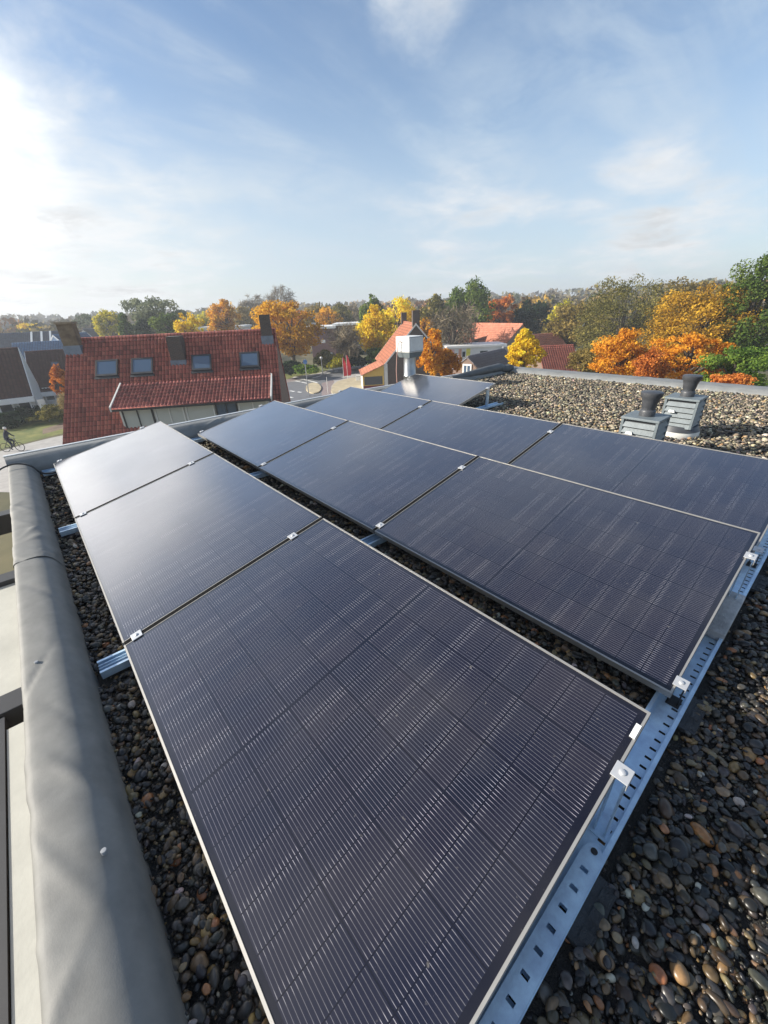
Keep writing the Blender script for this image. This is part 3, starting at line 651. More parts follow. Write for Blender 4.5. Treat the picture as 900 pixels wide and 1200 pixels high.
mb = fz(MB()); pts = [(-0.188, 0.02, 0.73), (-0.22, 0.03, 0.76), (-0.235, 0.06, 0.72), (-0.24, 0.10, 0.5), (-0.245, 0.12, 0.25), (-0.24, 0.12, 0.05), (-0.2, 0.1, -0.3)]
mb.tube(pts, 0.0075, 6); mb.build('cable', mat('pinkish_cable', (0.55, 0.33, 0.28), 0.5), fl, smooth=True)

# black hose looped over the far left corner of the parapet
mb = MB(); hp = [(-0.62, 4.9, -0.5), (-0.53, 5.05, -0.10), (-0.44, 5.12, 0.045), (-0.33, 5.16, 0.085), (-0.24, 5.14, 0.080), (-0.17, 5.10, 0.045), (-0.12, 5.08, -0.03), (-0.05, 5.12, -0.07), (0.03, 5.2, -0.085)]
P_ = [Vector(p) for p in hp]; sm_ = []
for i in range(len(P_)-1):
    a, b, c, d = P_[max(i-1, 0)], P_[i], P_[i+1], P_[min(i+2, len(P_)-1)]
    for t in np.linspace(0, 1, 6, endpoint=False): sm_.append(0.5*((2*b)+(c-a)*t+(2*a-5*b+4*c-d)*t*t+(3*b-a-3*c+d)*t**3))
mb.tube(sm_+[P_[-1]], 0.008, 10); o = mb.build('cable', M['black_plastic'], None, smooth=True); tag(o, 'black cable looped over the parapet at the far left roof corner', 'cable')

# dark steel beams and cream boards below the left roof edge
pg = thing('pergola', 'dark steel beams with cream panels below the left roof edge', 'pergola', (-0.37, 0, ZG))
def pz(mb): mb.T = Matrix.Translation((0.37, 0, -ZG)); return mb
for y in (-0.3, 2.42, 4.06, 5.75):
    mb = pz(MB()); mb.box(-2.4, -0.372, y, y+0.16, -0.80, -0.58); mb.build('beam', M['anthracite'], pg, bevel=.004)
mb = pz(MB()); mb.box(-2.35, -0.375, 2.585, 4.055, -0.66, -0.62); mb.build('panel', M['cream'], pg)
mb = pz(MB()); mb.box(-0.622, -0.375, -0.13, 2.30, -0.64, -0.60); mb.build('panel', M['cream'], pg, bevel=.003)
mb = pz(MB()); mb.box(-0.650, -0.626, -0.13, 2.40, -0.68, -0.592); mb.build('rim', M['anthracite'], pg)
mb = pz(MB()); mb.box(-2.4, -0.655, -0.13, 2.41, -1.02, -0.98); mb.build('gravel_tray', M['soil'], pg)
mb = pz(MB()); mb.box(-2.40, -2.28, -0.3, 5.9, ZG, -0.81); 
mb2 = pz(MB())
for y in (-0.3, 2.42, 4.06, 5.75): mb2.box(-2.4, -2.28, y+.02, y+.14, ZG, -0.801)
mb2.build('column', M['anthracite'], pg)

# ================================================================== THE STREET LEVEL
def ground_sheet(name, poly, z, m, kind='structure'):
    mb = MB(); mb.add([(p[0], p[1], z) for p in poly], [tuple(range(len(poly)))])
    o = mb.build(name, m)
    if o.data.polygons[0].normal.z < 0: o.data.flip_normals()
    return tag(o, kind=kind)
g = MB(); n_ = 24; xs = np.linspace(-2500, 2500, n_)
g.add([(x, y, ZG) for y in xs for x in xs], [(j*n_+i, j*n_+i+1, (j+1)*n_+i+1, (j+1)*n_+i) for j in range(n_-1) for i in range(n_-1)])
tag(g.build('ground', M['earth']), kind='structure')
gp = lambda *pts: [on(X, Y) for X, Y in pts]
# roads, laid out on the ground
ground_sheet('pavement', gp((318, 500), (318, 452), (345, 441), (372, 437), (392, 431), (420, 427), (470, 424), (520, 470), (470, 520)), ZG+0.004, M['pavers'])
ground_sheet('road', gp((318, 476), (318, 458), (330, 449), (352, 446), (374, 452), (380, 462), (372, 480), (340, 500)), ZG+0.008, M['asphalt'])
ground_sheet('road', gp((352, 446), (365, 441), (392, 433), (420, 428.5), (446, 427.5), (446, 434), (425, 436.5), (405, 440.5), (388, 445.5), (374, 452)), ZG+0.008, M['asphalt'])
ground_sheet('cycle_path', gp((377, 470), (377, 449), (390, 445.5), (392, 447.5), (388, 453), (388, 474)), ZG+0.012, M['paving'])
ground_sheet('cycle_path', gp((318, 452.5), (330, 446), (352, 441), (352, 444.5), (333, 449), (318, 457)), ZG+0.012, M['paving'])
def island(name, pts, m, h=0.12):
    P = gp(*pts); mb = MB(); mb.prism([(p.x, p.y, ZG) for p in P], (0, 0, h)); o = mb.build(name, m); return tag(o, kind='structure')
ell = lambda cx, cy, rx, ry, n=20: [(cx+rx*math.cos(a), cy+ry*math.sin(a)) for a in np.linspace(0, 2*math.pi, n, endpoint=False)]
island('traffic_island', ell(367.5, 455.5, 9, 6.2), M['sandbed'])
island('traffic_island', [(388, 459), (390, 452), (396, 447.5), (406, 445), (424, 441), (430, 444), (428, 452), (420, 462), (395, 470)], M['sandbed'])
ml = MB()
def dash(X0, Y0, X1, Y1, w=0.12):
    a, b = on(X0, Y0), on(X1, Y1); d = (b-a).normalized(); s = Vector((-d.y, d.x, 0))*w
    ml.add([(q.x, q.y, ZG+0.016) for q in (a-s, b-s, b+s, a+s)], [(0, 1, 2, 3)])
for q in ((331, 456.5, 336, 457.2), (340, 458, 345, 459), (349, 459.3, 353, 460), (331, 463.5, 335, 464.3), (338, 465.2, 343, 466.2), (346, 446.6, 352, 447.6), (353, 447.8, 360, 449.3), (344, 441.8, 372, 448.6)): dash(*q, 0.16)
for q in ((383, 437.8, 387, 436.8), (391, 435.9, 396, 434.8), (401, 433.7, 407, 432.7), (412, 432, 418, 431.4), (366, 443.2, 376, 440.4)): dash(*q, 0.14)
tag(ml.build('road_markings', M['line']), kind='structure')
ground_sheet('grass', gp((318, 452), (318, 438), (345, 434), (385, 428), (440, 424), (440, 426.5), (392, 431.5), (372, 437.5), (345, 441.5)), ZG+0.006, M['grass_verge'])
# left: verge, path
ground_sheet('grass', gp((-60, 546), (-60, 505), (0, 499), (40, 493), (80, 485), (110, 480), (110, 500), (60, 511), (0, 527)), ZG+0.006, M['grass_verge'])
ground_sheet('path', gp((-60, 575), (-60, 547), (0, 529), (28, 521), (60, 513), (110, 503), (160, 520), (120, 580)), ZG+0.005, M['pavers'])
ground_sheet('soil_bed', gp((50, 503), (76, 495), (110, 488), (110, 499), (76, 502), (50, 509)), ZG+0.01, M['soil'])
ground_sheet('road', gp((-80, 500), (-80, 476), (80, 470), (110, 470), (110, 479), (40, 492), (0, 498)), ZG+0.008, M['asphalt'])

# ------------------------------------------------------------------ roofs and houses
def pantile(name, w, l, tw, tl, m, parent, loc, rot, amp=0.035, step=0.03, th=0.08):
    """a tiled roof slope: pantile waves across, stepped courses down; local x along the eave, -y down the slope"""
    nx = max(2, int(round(w/tw))*6); rows = max(1, int(round(l/tl)))
    xs = np.linspace(0, w, nx+1); wv = amp*(np.sin(2*np.pi*xs/tw)+0.35*np.sin(4*np.pi*xs/tw+0.9))
    r = np.random.default_rng(int(w*1000) % 9999)
    V = []; 
    for k in range(rows):
        for e, (yy, zz) in enumerate(((-k*l/rows, 0.0), (-(k+1)*l/rows, step))):
            jit = r.normal(0, 0.004, len(xs)//6+2)
            V.append(np.stack([xs, np.full_like(xs, yy), wv+zz+np.repeat(jit, 6)[:len(xs)]], 1))
    n = nx+1; nr = len(V); V = np.concatenate(V)
    i, j = np.meshgrid(np.arange(nr-1), np.arange(nx), indexing='ij'); q = (i*n+j).ravel()
    F = np.stack([q, q+n, q+n+1, q+1], 1)
    base = np.array([(0, 0, -th), (w, 0, -th), (w, -l, -th), (0, -l, -th)]); o = len(V)
    V = np.concatenate([V, base])
    F = np.concatenate([F, [[o, o+1, o+2, o+3], [0, o, o+3, (nr-1)*n], [nx, (nr-1)*n+nx, o+2, o+1], [(nr-1)*n, o+3, o+2, (nr-1)*n+nx]]])
    ob = fast_mesh(name, V, F, m, parent, smooth=False); ob.location = loc; ob.rotation_euler = rot
    return ob
def window(parent, x0, x1, z0, z1, y, fw=0.07, frame='white', glass='glass', name='window', mull=0):
    """window set in a wall whose outside faces -y"""
    f = MB(); f.box(x0, x1, y-0.05, y+0.06, z0, z0+fw); f.box(x0, x1, y-0.05, y+0.06, z1-fw, z1)
    f.box(x0, x0+fw, y-0.05, y+0.06, z0+fw, z1-fw); f.box(x1-fw, x1, y-0.05, y+0.06, z0+fw, z1-fw)
    for i in range(mull):
        xm = x0+(x1-x0)*(i+1)/(mull+1); f.box(xm-fw*.4, xm+fw*.4, y-0.05, y+0.06, z0+fw, z1-fw)
    fo = f.build(name, M[frame], parent)
    g_ = MB(); g_.box(x0+fw, x1-fw, y-0.005, y+0.02, z0+fw, z1-fw)
    g_.build('pane', M[glass], fo)
    return fo
def skylight(parent, x0, x1, t0, t1, hr, sl, lift=0.13):
    """roof window on a front slope (x along the ridge, t metres down the slope)"""
    def S_(mb): mb.T = Matrix.Translation((0, 0, hr)) @ Matrix.Rotation(sl, 4, 'X'); return mb
    f = S_(MB()); w = 0.09
    f.box(x0, x1, -t0-w, -t0, 0, lift); f.box(x0, x1, -t1, -t1+w*1.4, 0, lift); f.box(x0, x0+w, -t1+w*1.4, -t0-w, 0, lift); f.box(x1-w, x1, -t1+w*1.4, -t0-w, 0, lift)
    fo = f.build('skylight', M['anthracite'], parent)
    g_ = S_(MB()); g_.box(x0+w, x1-w, -t1+w*1.4, -t0-w, 0.0, lift-.02); g_.build('pane', M['glass2'], fo)
    ap = S_(MB()); ap.box(x0-.06, x1+.06, -t1-.16, -t1-.003, 0, .07); ap.build('flashing', M['anthracite'], fo)
    return fo
def gable_house(name, label, cat, A, B, run, sl, tiles, walls, tw, tl, eave_over=0.25, group=None, gable_mat=None, verge=None, amp=0.03):
    """house under a saddle roof: A, B are the world ends of its ridge; local x from A to B, -y towards the eye"""
    A, B = Vector(A), Vector(B); B.z = A.z
    d = B-A; w = d.length; rz = math.atan2(d.y, d.x)
    h = thing(name, label, cat, (A.x, A.y, ZG), rz, group); hr = A.z-ZG; ez = hr-run*math.tan(sl)
    L_ = (run+eave_over)/math.cos(sl)
    b = MB(); b.prism([(0.06, -run+.15, 0), (0.06, run-.15, 0), (0.06, run-.15, ez+.12), (0.06, 0, hr-.12), (0.06, -run+.15, ez+.12)], (w-.12, 0, 0)); b.build('wall', M[walls], h)
    pantile('roof', w, L_, tw, tl, tiles if not isinstance(tiles, str) else M[tiles], h, (0, 0, hr), (sl, 0, 0), amp)
    pantile('roof', w, L_, tw, tl, tiles if not isinstance(tiles, str) else M[tiles], h, (w, 0, hr), (sl, 0, math.pi), amp)
    c = MB(); c.tube([(0, 0, hr+.02), (w, 0, hr+.02)], 0.11, 8); c.build('ridge_cap', tiles if not isinstance(tiles, str) else M[tiles], h)
    if verge:
        for x in (-0.04, w+0.0):
            v = MB()
            for s in (-1, 1): v.prism([(x, 0, hr+.07), (x, s*(run+eave_over), hr+.07-(run+eave_over)*math.tan(sl)), (x, s*(run+eave_over), hr-.15-(run+eave_over)*math.tan(sl)), (x, 0, hr-.15)], (0.05, 0, 0))
            v.build('verge_board', M[verge], h)
    return h, w, hr, ez
def chimney(parent, x0, x1, y0, y1, z0, z1, m, cap=None, flash=None):
    c = MB(); c.box(x0, x1, y0, y1, z0, z1, .97); o = c.build('chimney', M[m], parent)
    if cap: k = MB(); k.box(x0-.07, x1+.07, y0-.07, y1+.07, z1+.002, z1+.12, .9); k.build('cap', M[cap], o)
    if flash: f = MB(); f.box(x0-.05, x1+.05, y0-.05, y1+.05, z0+.1, flash); f.build('flashing', M['lead'], o)
    return o

# the red-tiled house with the wide dormer, right across the yard
SL1 = R_(51); e1 = Vector((math.cos(R_(-32)), math.sin(R_(-32)), 0)); A1 = Vector((2.781, 32.092, 0.35))
h1, w1, hr1, ez1 = gable_house('tiled_house', 'long house under a steep red tiled roof with wide dormer and three chimneys', 'house', A1, A1+e1*12.28, 4.55, SL1, 'tiles_red', 'bricks', 0.2, 0.3, gable_mat=None, verge=None)
for x0, x1 in ((1.69, 2.92), (3.68, 4.9), (7.14, 8.29), (9.98, 11.14)): skylight(h1, x0, x1, 1.52, 2.58, hr1, SL1)
fy = lambda t: -t*math.cos(SL1)
fz_ = lambda t: hr1-t*math.sin(SL1)
chimney(h1, 5.97, 6.78, fy(2.02), fy(0.7), fz_(2.6), hr1-.02, 'bricks_dark', None, fz_(1.72))
chimney(h1, 0.0, 0.86, fy(0.92), fy(0.05), fz_(1.5), hr1+.88, 'chimney', 'chimney', fz_(.35))
chimney(h1, 11.43, 12.06, fy(0.9), fy(0.05), fz_(1.5), hr1+.92, 'bricks_dark', None, fz_(.35))
mb = MB(); mb.box(11.3, 12.2, fy(1.25), fy(.5), fz_(1.25)+.0, fz_(1.25)+.28); 
# dormer: shallow roof, white side boards, a long band of windows
dm_y0, dm_z0, SLD = fy(3.2), fz_(3.2)+.05, R_(26)
dl = 2.33; ye, ze = dm_y0-dl*math.cos(SLD), dm_z0-dl*math.sin(SLD)
dr = pantile('dormer_roof', 8.72, dl, 0.2, 0.3, M['tiles_red'], h1, (3.05, dm_y0, dm_z0), (SLD, 0, 0), 0.035)
for x in (3.0, 11.77):
    mb = MB(); mb.prism([(x, dm_y0+.15, dm_z0+.13), (x, ye-.03, ze+.13), (x, ye-.03, ze-.14), (x, dm_y0+.15, dm_z0-.14)], (0.085, 0, 0)); mb.build('barge_board', M['offwhite'], h1)
gy_ = ye+0.32; zt = ze+.02; zb_ = zt-1.75
mb = MB(); mb.prism([(3.25, gy_+.10, zb_), (3.25, gy_+.10, zt), (3.25, dm_y0, dm_z0-.1), (3.25, dm_y0-1.4, zb_)], (8.3, 0, 0)); mb.build('dormer_wall', M['offwhite'], h1)
mb = MB(); mb.box(3.1, 11.8, ye-.06, ye+.05, ze-.13, ze-.02); mb.build('gutter', M['anthracite'], h1)
for x0, x1, fr, gl, mu in ((3.4, 5.05, 'anthracite', 'glass3', 1), (5.15, 6.75, 'offwhite', 'glass3', 1), (6.85, 8.45, 'offwhite', 'glass3', 0), (8.52, 9.75, 'anthracite', 'glass2', 1), (9.82, 11.5, 'offwhite', 'glass3', 1)):
    window(h1, x0, x1, zt-1.32, zt-.1, gy_+.04, 0.075, fr, gl, mull=mu)

# two brown-roofed houses at the left edge, with others behind
def house_at(name, label, X, Y, depth, w, azdeg, run, sl, tiles, walls, right_end=True, **k):
    p = at(X, Y, depth); e = Vector((math.cos(R_(azdeg)), math.sin(R_(azdeg)), 0))
    A, B = (p-e*w, p) if right_end else (p, p+e*w)
    return gable_house(name, label, 'house', A, B, run, R_(sl), tiles, walls, 0.3, 0.35, group=None, **k)
hA, wA, hrA, ezA = house_at('row_house', 'house with plain brown roof and white gable boards at the left picture edge', 21, 408, 41, 9, -7, 3.4, 50, 'tiles_brown', 'offwhite', verge='white', eave_over=.3)
mb = MB(); mb.box(-.05, wA+.05, -3.95, -3.72, ezA-.75, ezA-.25); mb.build('gutter', M['white'], hA)
mb = MB(); mb.prism([(wA+.005, -3.3, 0), (wA+.005, 3.3, 0), (wA+.005, 3.3, ezA+.1), (wA+.005, 0, hrA-.2), (wA+.005, -3.3, ezA+.1)], (0.05, 0, 0)); mb.build('gable_wall', M['offwhite'], hA)
for x0, x1 in ((wA-1.5, wA-.4), (wA-3.0, wA-1.8), (wA-4.6, wA-3.4)): window(hA, x0, x1, .5, 2.15, -3.28, .13, 'white', 'glass', mull=0)
hB, wB, hrB, ezB = house_at('row_house', 'dark brown roofed house with a single small skylight behind the orange tree', 29, 413, 46, 9.5, -16, 3.3, 49, 'tiles_brown', 'offwhite', right_end=False, verge='white', eave_over=.3)
skylight(hB, 2.3, 3.05, 1.6, 2.5, hrB, R_(49))
mb = MB(); mb.box(-.05, wB+.05, -3.85, -3.62, ezB-.7, ezB-.25); mb.build('gutter', M['white'], hB)
for x0, x1 in ((1.0, 2.0), (3.0, 4.2), (5.2, 6.4)): window(hB, x0, x1, .6, 2.1, -3.17, .12, 'white', 'glass')
hC, wC, hrC, ezC = house_at('row_house', 'house with bright blue-tinted roof and pale blue gable beside the big chimney', 62, 393, 58, 6, 40, 3.0, 44, 'tiles_blue', 'paleblue', right_end=False, verge='white')
hD, wD, hrD, ezD = house_at('row_house', 'low house with light blue roof behind the brown-roofed houses', 14, 403, 54, 6.2, -20, 3.0, 34, 'tiles_blue', 'bricks_pale', right_end=False)
hE, wE, hrE, ezE = house_at('row_house', 'far house row with slate roof and white party-wall strips', -30, 393, 74, 13.5, -18, 4, 40, 'tiles_slate', 'bricks_pale', right_end=False)
for x in (8.6, 10.2, 11.6):
    mb = MB(); mb.T = Matrix.Translation((0, 0, hrE)) @ Matrix.Rotation(R_(40), 4, 'X'); mb.box(x, x+.28, -4.2, 0.0, .02, .2); mb.build('party_strip', M['white'], hE)
hF, wF, hrF, ezF = house_at('row_house', 'small distant house with a pale gable right of the brown chimney', 97, 386, 95, 7, 60, 3.0, 45, 'tiles_slate', 'offwhite', right_end=False)

# yellow-boarded house with orange roof, seen over the last panel
pN, pF = at(487.5, 379.5, 44.5), at(472.5, 378.6, 53); pF.z = pN.z
hy, wy, hry, ezy = gable_house('orange_house', 'brick house with orange tiled roof and two dark chimneys beside the flue', 'house', pF, pN, 3.7, R_(48), 'tiles_orange', 'bricks_dark', .25, .35, verge='offwhite')
chimney(hy, wy-.75, wy-.1, -.35, .45, hry-1.0, hry+1.35, 'bricks_dark')
chimney(hy, .3, .9, -.35, .35, hry-.9, hry+1.1, 'bricks_dark')
mb = MB(); mb.box(wy-.16, wy+.02, -3.75, -3.35, .0, ezy+.1); mb.build('corner_pier', M['offwhite'], hy)
# annex with orange lean-to roof, yellow boarded end and shop window
an = thing('annex', 'lean-to annex with orange roof, yellow boarding and a shop window over dark red boards', 'annex', hy.location, hy.rotation_euler.z)
zt_, zl_ = 2.95, 1.95
mb = MB(); mb.prism([(wy-4.2, -3.78, 0), (wy-4.2, -6.3, 0), (wy-4.2, -6.3, zl_-.12), (wy-4.2, -3.78, zt_-.12)], (4.2, 0, 0)); mb.build('wall', M['offwhite'], an)
pantile('roof', 4.7, 2.95, .25, .35, M['tiles_orange'], an, (wy-4.3, -3.76, zt_+.02), (math.atan2(zt_-zl_, 2.52), 0, 0), .03)
mb = MB(); mb.prism([(wy+.003, -3.8, 1.75), (wy+.003, -6.3, 1.75), (wy+.003, -6.3, zl_-.14), (wy+.003, -3.8, zt_-.14)], (.06, 0, 0)); mb.build('yellow_boarding', M['yellow_board'], an)
mb = MB(); mb.box(wy+.003, wy+.06, -6.3, -3.8, 0, .62); mb.build('dark_red_boards', M['dark_red'], an)
f = MB(); f.box(wy+.003, wy+.07, -6.28, -6.12, .63, 1.74); f.box(wy+.003, wy+.07, -3.98, -3.82, .63, 1.74); f.box(wy+.003, wy+.07, -6.11, -3.99, 1.64, 1.74); f.box(wy+.003, wy+.07, -6.11, -3.99, .63, .70); fo = f.build('shop_window', M['yellow_board'], an)
f = MB(); f.box(wy+.01, wy+.04, -6.11, -3.99, .71, 1.63); f.build('pane', M['glass'], fo)

# flat-roofed purple brick block among the trees
fb = at(363, 384, 82); eb = Vector((math.cos(R_(-40)), math.sin(R_(-40)), 0))
bk = thing('brick_block', 'flat-roofed purple brick block with white roof edge between the trees', 'building', (fb.x, fb.y, ZG), R_(-40)); hb = fb.z-ZG
mb = MB(); mb.box(0, 5.0, 0, 10, 0, hb-.3); mb.build('wall', M['bricks_purple'], bk)
mb = MB(); mb.box(-1.3, 5.3, -.5, 10.3, hb-.3, hb+.12); mb.build('roof_edge', M['white'], bk)
mb = MB(); mb.box(5.02, 9.6, 1.2, 10, 0, hb+.1); mb.build('rear_wall', M['bricks'], bk)
mb = MB(); mb.box(4.6, 10.2, .2, 10.3, hb+.13, hb+.5); mb.build('roof_edge', M['white'], bk)
for z in (hb-2.0, hb-3.6):
    mb = MB(); mb.box(5.4, 9.9, .1, 1.18, z-.18, z); mb.build('balcony', M['offwhite'], bk)
    mb = MB(); mb.box(5.4, 9.9, .05, .09, z+.0, z+.75); mb.build('balcony_front', M['glass2'], bk)
for x in (5.7, 7.3): window(bk, x, x+1.3, hb-1.5, hb-.2, 1.2, .12)
mb = MB(); mb.box(2.0, 2.9, -.012, 0, hb-3.0, hb-2.4); mb.build('wall_plate', M['white'], bk)
mb = MB(); mb.box(.2, 1.5, 2, 3.5, hb+.13, hb+.8); mb.build('roof_box', M['post'], bk)

# low white building with a window band above the ridge of the tiled house
fb = at(233, 383.5, 100); wbk = thing('white_hall', 'low white flat-roofed building with a long window band behind the red ridge', 'building', (fb.x, fb.y, ZG), R_(-38)); hb = fb.z-ZG
mb = MB(); mb.box(0, 11.0, 0, 7, 0, hb-.5); mb.build('wall', M['white'], wbk)
mb = MB(); mb.box(-.3, 11.3, -.4, 7.3, hb-.48, hb-.02); mb.build('roof_edge', M['white'], wbk)
for i in range(6): window(wbk, .3+i*1.8, 1.95+i*1.8, hb-2.0, hb-.75, 0, .1)

# farm-like red roofs on the right, with the white shop front before them
pA, pB = at(553, 379.0, 73), at(613, 377.5, 63)
hf, wf, hrf, ezf = gable_house('red_roof_house', 'big orange-red roof with three small skylights behind the white shop front', 'house', pA, pB, 5.2, R_(40), 'tiles_farm', 'bricks_pale', .3, .4)
for x0 in (1.0, 3.6, 5.0): skylight(hf, x0, x0+.8, 4.0, 4.9, hrf, R_(40))
pA, pB = at(527, 387.0, 68), at(556, 386.5, 67)
hf2, *_ = gable_house('red_roof_house', 'lower red roof half hidden behind the bare tree', 'house', pA, pB, 4.6, R_(40), 'tiles_farm', 'bricks_pale', .3, .4)
pA, pB = at(613, 393.5, 62), at(654, 393, 64)
hf3, *_ = gable_house('red_roof_house', 'small orange roof just right of the yellow tree top', 'house', pA, pB, 3.2, R_(38), 'tiles_farm', 'bricks_pale', .3, .4)
pA, pB = at(630, 406.5, 50), at(672, 405, 50)
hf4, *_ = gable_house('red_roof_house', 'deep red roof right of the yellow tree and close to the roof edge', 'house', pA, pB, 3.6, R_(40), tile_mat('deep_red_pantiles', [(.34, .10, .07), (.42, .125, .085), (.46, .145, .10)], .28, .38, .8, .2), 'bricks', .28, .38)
p = at(524, 405.5, 60); d_ = at(593, 406.5, 60)-p
sh = thing('shop_front', 'low white flat-roofed shop front with pink and yellow panels', 'building', (p.x, p.y, ZG), math.atan2(d_.y, d_.x)); hs = p.z-ZG; ws = d_.length
mb = MB(); mb.box(0, ws, 0, 5, 0, hs-.35); mb.build('wall', M['white'], sh)
mb = MB(); mb.box(-.1, ws+.1, -.18, 5.2, hs-.34, hs-.05); mb.build('fascia', M['white'], sh)
for x0, x1, mm in ((.55, 1.1, mat('pink_panel', (.75, .42, .40), .6)), (2.9, 3.5, mat('yellow_panel', (.80, .72, .12), .6)), (1.75, 2.2, mat('orange_panel', (.72, .40, .28), .6))):
    mb = MB(); mb.box(x0, x1, -.04, -.002, hs-1.9, hs-.5); mb.build('coloured_panel', mm, sh)
for x0, x1 in ((2.25, 2.85), (4.9, 6.2)): window(sh, x0, x1, hs-1.7, hs-.8, 0, .07)
p = at(590, 409, 58.5); mb = MB(); mb.box(0, 1.2, 0, 1, 0, p.z-ZG+.3); o = mb.build('cabinet', M['post'], None, loc=(p.x, p.y, ZG), rot=(0, 0, math.atan2(d_.y, d_.x))); tag(o, 'grey cabinet at the right end of the white shop front', 'cabinet')
pA, pB = at(553, 418.5, 40), at(600, 419.5, 43)
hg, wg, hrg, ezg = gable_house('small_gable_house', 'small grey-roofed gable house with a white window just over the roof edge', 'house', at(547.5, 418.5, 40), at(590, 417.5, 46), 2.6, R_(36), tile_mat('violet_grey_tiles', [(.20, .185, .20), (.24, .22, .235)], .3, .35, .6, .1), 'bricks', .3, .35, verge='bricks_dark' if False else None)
wmb = MB(); wmb.box(-.04, -.003, -.55, .45, hrg-1.75, hrg-.65); wf_ = wmb.build('window', M['white'], hg); wmb = MB(); wmb.box(-.05, -.041, -.4, -.1, hrg-1.6, hrg-.8); wmb.build('pane', M['glass2'], wf_); wmb = MB(); wmb.box(-.05, -.041, 0.0, .3, hrg-1.6, hrg-.8); wmb.build('pane', M['glass2'], wf_)

# ------------------------------------------------------------------ trees
def crown_mesh(name, c, rx, rz, nleaf, leaf, m, parent, seed, clumps=60, cr=0.26, hollow=0.45, shape='round', stick=False):
    r = np.random.default_rng(seed)
    d = r.normal(0, 1, (clumps, 3)); d /= np.linalg.norm(d, axis=1)[:, None]
    rad = r.uniform(hollow, 1.0, clumps)**0.7
    K = d*rad[:, None]
    if shape == 'cone': K[:, :2] *= np.clip((1.0-K[:, 2:3])/1.7, .06, 1)
    if shape == 'egg': K[:, :2] *= np.clip(1.08-0.42*(K[:, 2:3]+.2), .3, 1.15)
    if shape == 'flame': K[:, :2] *= np.clip((1.15-K[:, 2:3])/1.5, .12, .95)
    if shape == 'bush': K[:, 2] = np.abs(K[:, 2])*1.4-.7
    lop = 1+0.22*wave(K[:, 0]*2.2, K[:, 1]*2.2+K[:, 2]*1.7, seed+5, 5, 1.2); K *= lop[:, None]
    csz = cr*np.exp(r.normal(0, .35, clumps)); w = csz**2; w /= w.sum()
    ci = r.choice(clumps, nleaf, p=w)
    g = r.normal(0, 1, (nleaf, 3)); g /= np.linalg.norm(g, axis=1)[:, None]
    P = K[ci]+g*(r.uniform(0, 1, (nleaf, 1))**0.45)*csz[ci][:, None]*np.array([1, 1, .75])
    P = P*np.array([rx, rx, rz])
    nrm = r.normal(0, 1, (nleaf, 3))+g*0.9+np.array([0, 0, .5]); nrm /= np.linalg.norm(nrm, axis=1)[:, None]
    t = np.cross(nrm, r.normal(0, 1, (nleaf, 3))); t /= np.linalg.norm(t, axis=1)[:, None]; b = np.cross(nrm, t)
    a = leaf*np.exp(r.normal(0, .3, nleaf))[:, None]
    sa, sb = (a*1.9, a*.12) if stick else (a*.75, a*.5)
    V = np.stack([P-t*sa, P-b*sb, P+t*sa, P+b*sb], 1)+np.array(c)
    cols = np.stack([r.uniform(0, 1, nleaf), np.clip(r.uniform(0, 1, clumps)[ci]+r.normal(0, .08, nleaf), 0, 1), r.uniform(0, 1, nleaf)], 1)
    F = np.arange(nleaf*4).reshape(-1, 4)
    return fast_mesh(name, V.reshape(-1, 3), F, m, parent, 'leaf', np.repeat(cols, 4, 0), smooth=False), K*np.array([rx, rx, rz])+np.array(c)
LM = {
 'orange': leaf_mat('orange_leaves', (0.378, 0.135, 0.016), (0.702, 0.297, 0.027), (0.850, 0.459, 0.054)),
 'amber': leaf_mat('amber_leaves', (0.36, 0.18, 0.016), (0.70, 0.37, 0.027), (0.85, 0.52, 0.05), .45),
 'yellow': leaf_mat('yellow_leaves', (0.486, 0.297, 0.014), (0.837, 0.567, 0.027), (0.850, 0.756, 0.068)),
 'lime': leaf_mat('yellow_green_leaves', (0.243, 0.230, 0.020), (0.486, 0.432, 0.027), (0.783, 0.648, 0.054)),
 'green': leaf_mat('green_leaves', (0.041, 0.074, 0.019), (0.095, 0.149, 0.030), (0.203, 0.257, 0.054)),
 'fresh': leaf_mat('fresh_green_leaves', (0.05, 0.10, 0.02), (0.12, 0.20, 0.035), (0.26, 0.36, 0.06)),
 'dark': leaf_mat('dark_evergreen_needles', (0.012, 0.022, 0.014), (0.022, 0.042, 0.022), (0.04, 0.065, 0.03), .2),
 'olive': leaf_mat('olive_leaves', (0.074, 0.074, 0.024), (0.162, 0.149, 0.041), (0.324, 0.270, 0.081)),
 'brownolive': leaf_mat('fading_olive_leaves', (0.121, 0.095, 0.030), (0.257, 0.189, 0.054), (0.405, 0.297, 0.095)),
 'rust': leaf_mat('rusty_leaves', (0.297, 0.081, 0.020), (0.567, 0.189, 0.041), (0.743, 0.311, 0.068)),
 'twig': leaf_mat('bare_twigs', (0.13, 0.105, 0.075), (0.22, 0.18, 0.12), (0.31, 0.26, 0.18), .2),
 'greygreen': leaf_mat('grey_green_leaves', (0.095, 0.115, 0.068), (0.176, 0.203, 0.115), (0.297, 0.311, 0.189)),
 'amberolive': leaf_mat('amber_and_olive_leaves', (0.13, 0.10, 0.03), (0.50, 0.28, 0.03), (0.72, 0.44, 0.05), .4),
 'straw': leaf_mat('straw_grass', (0.22, 0.16, 0.07), (0.34, 0.26, 0.12), (0.44, 0.35, 0.18)),
}
TREES = []
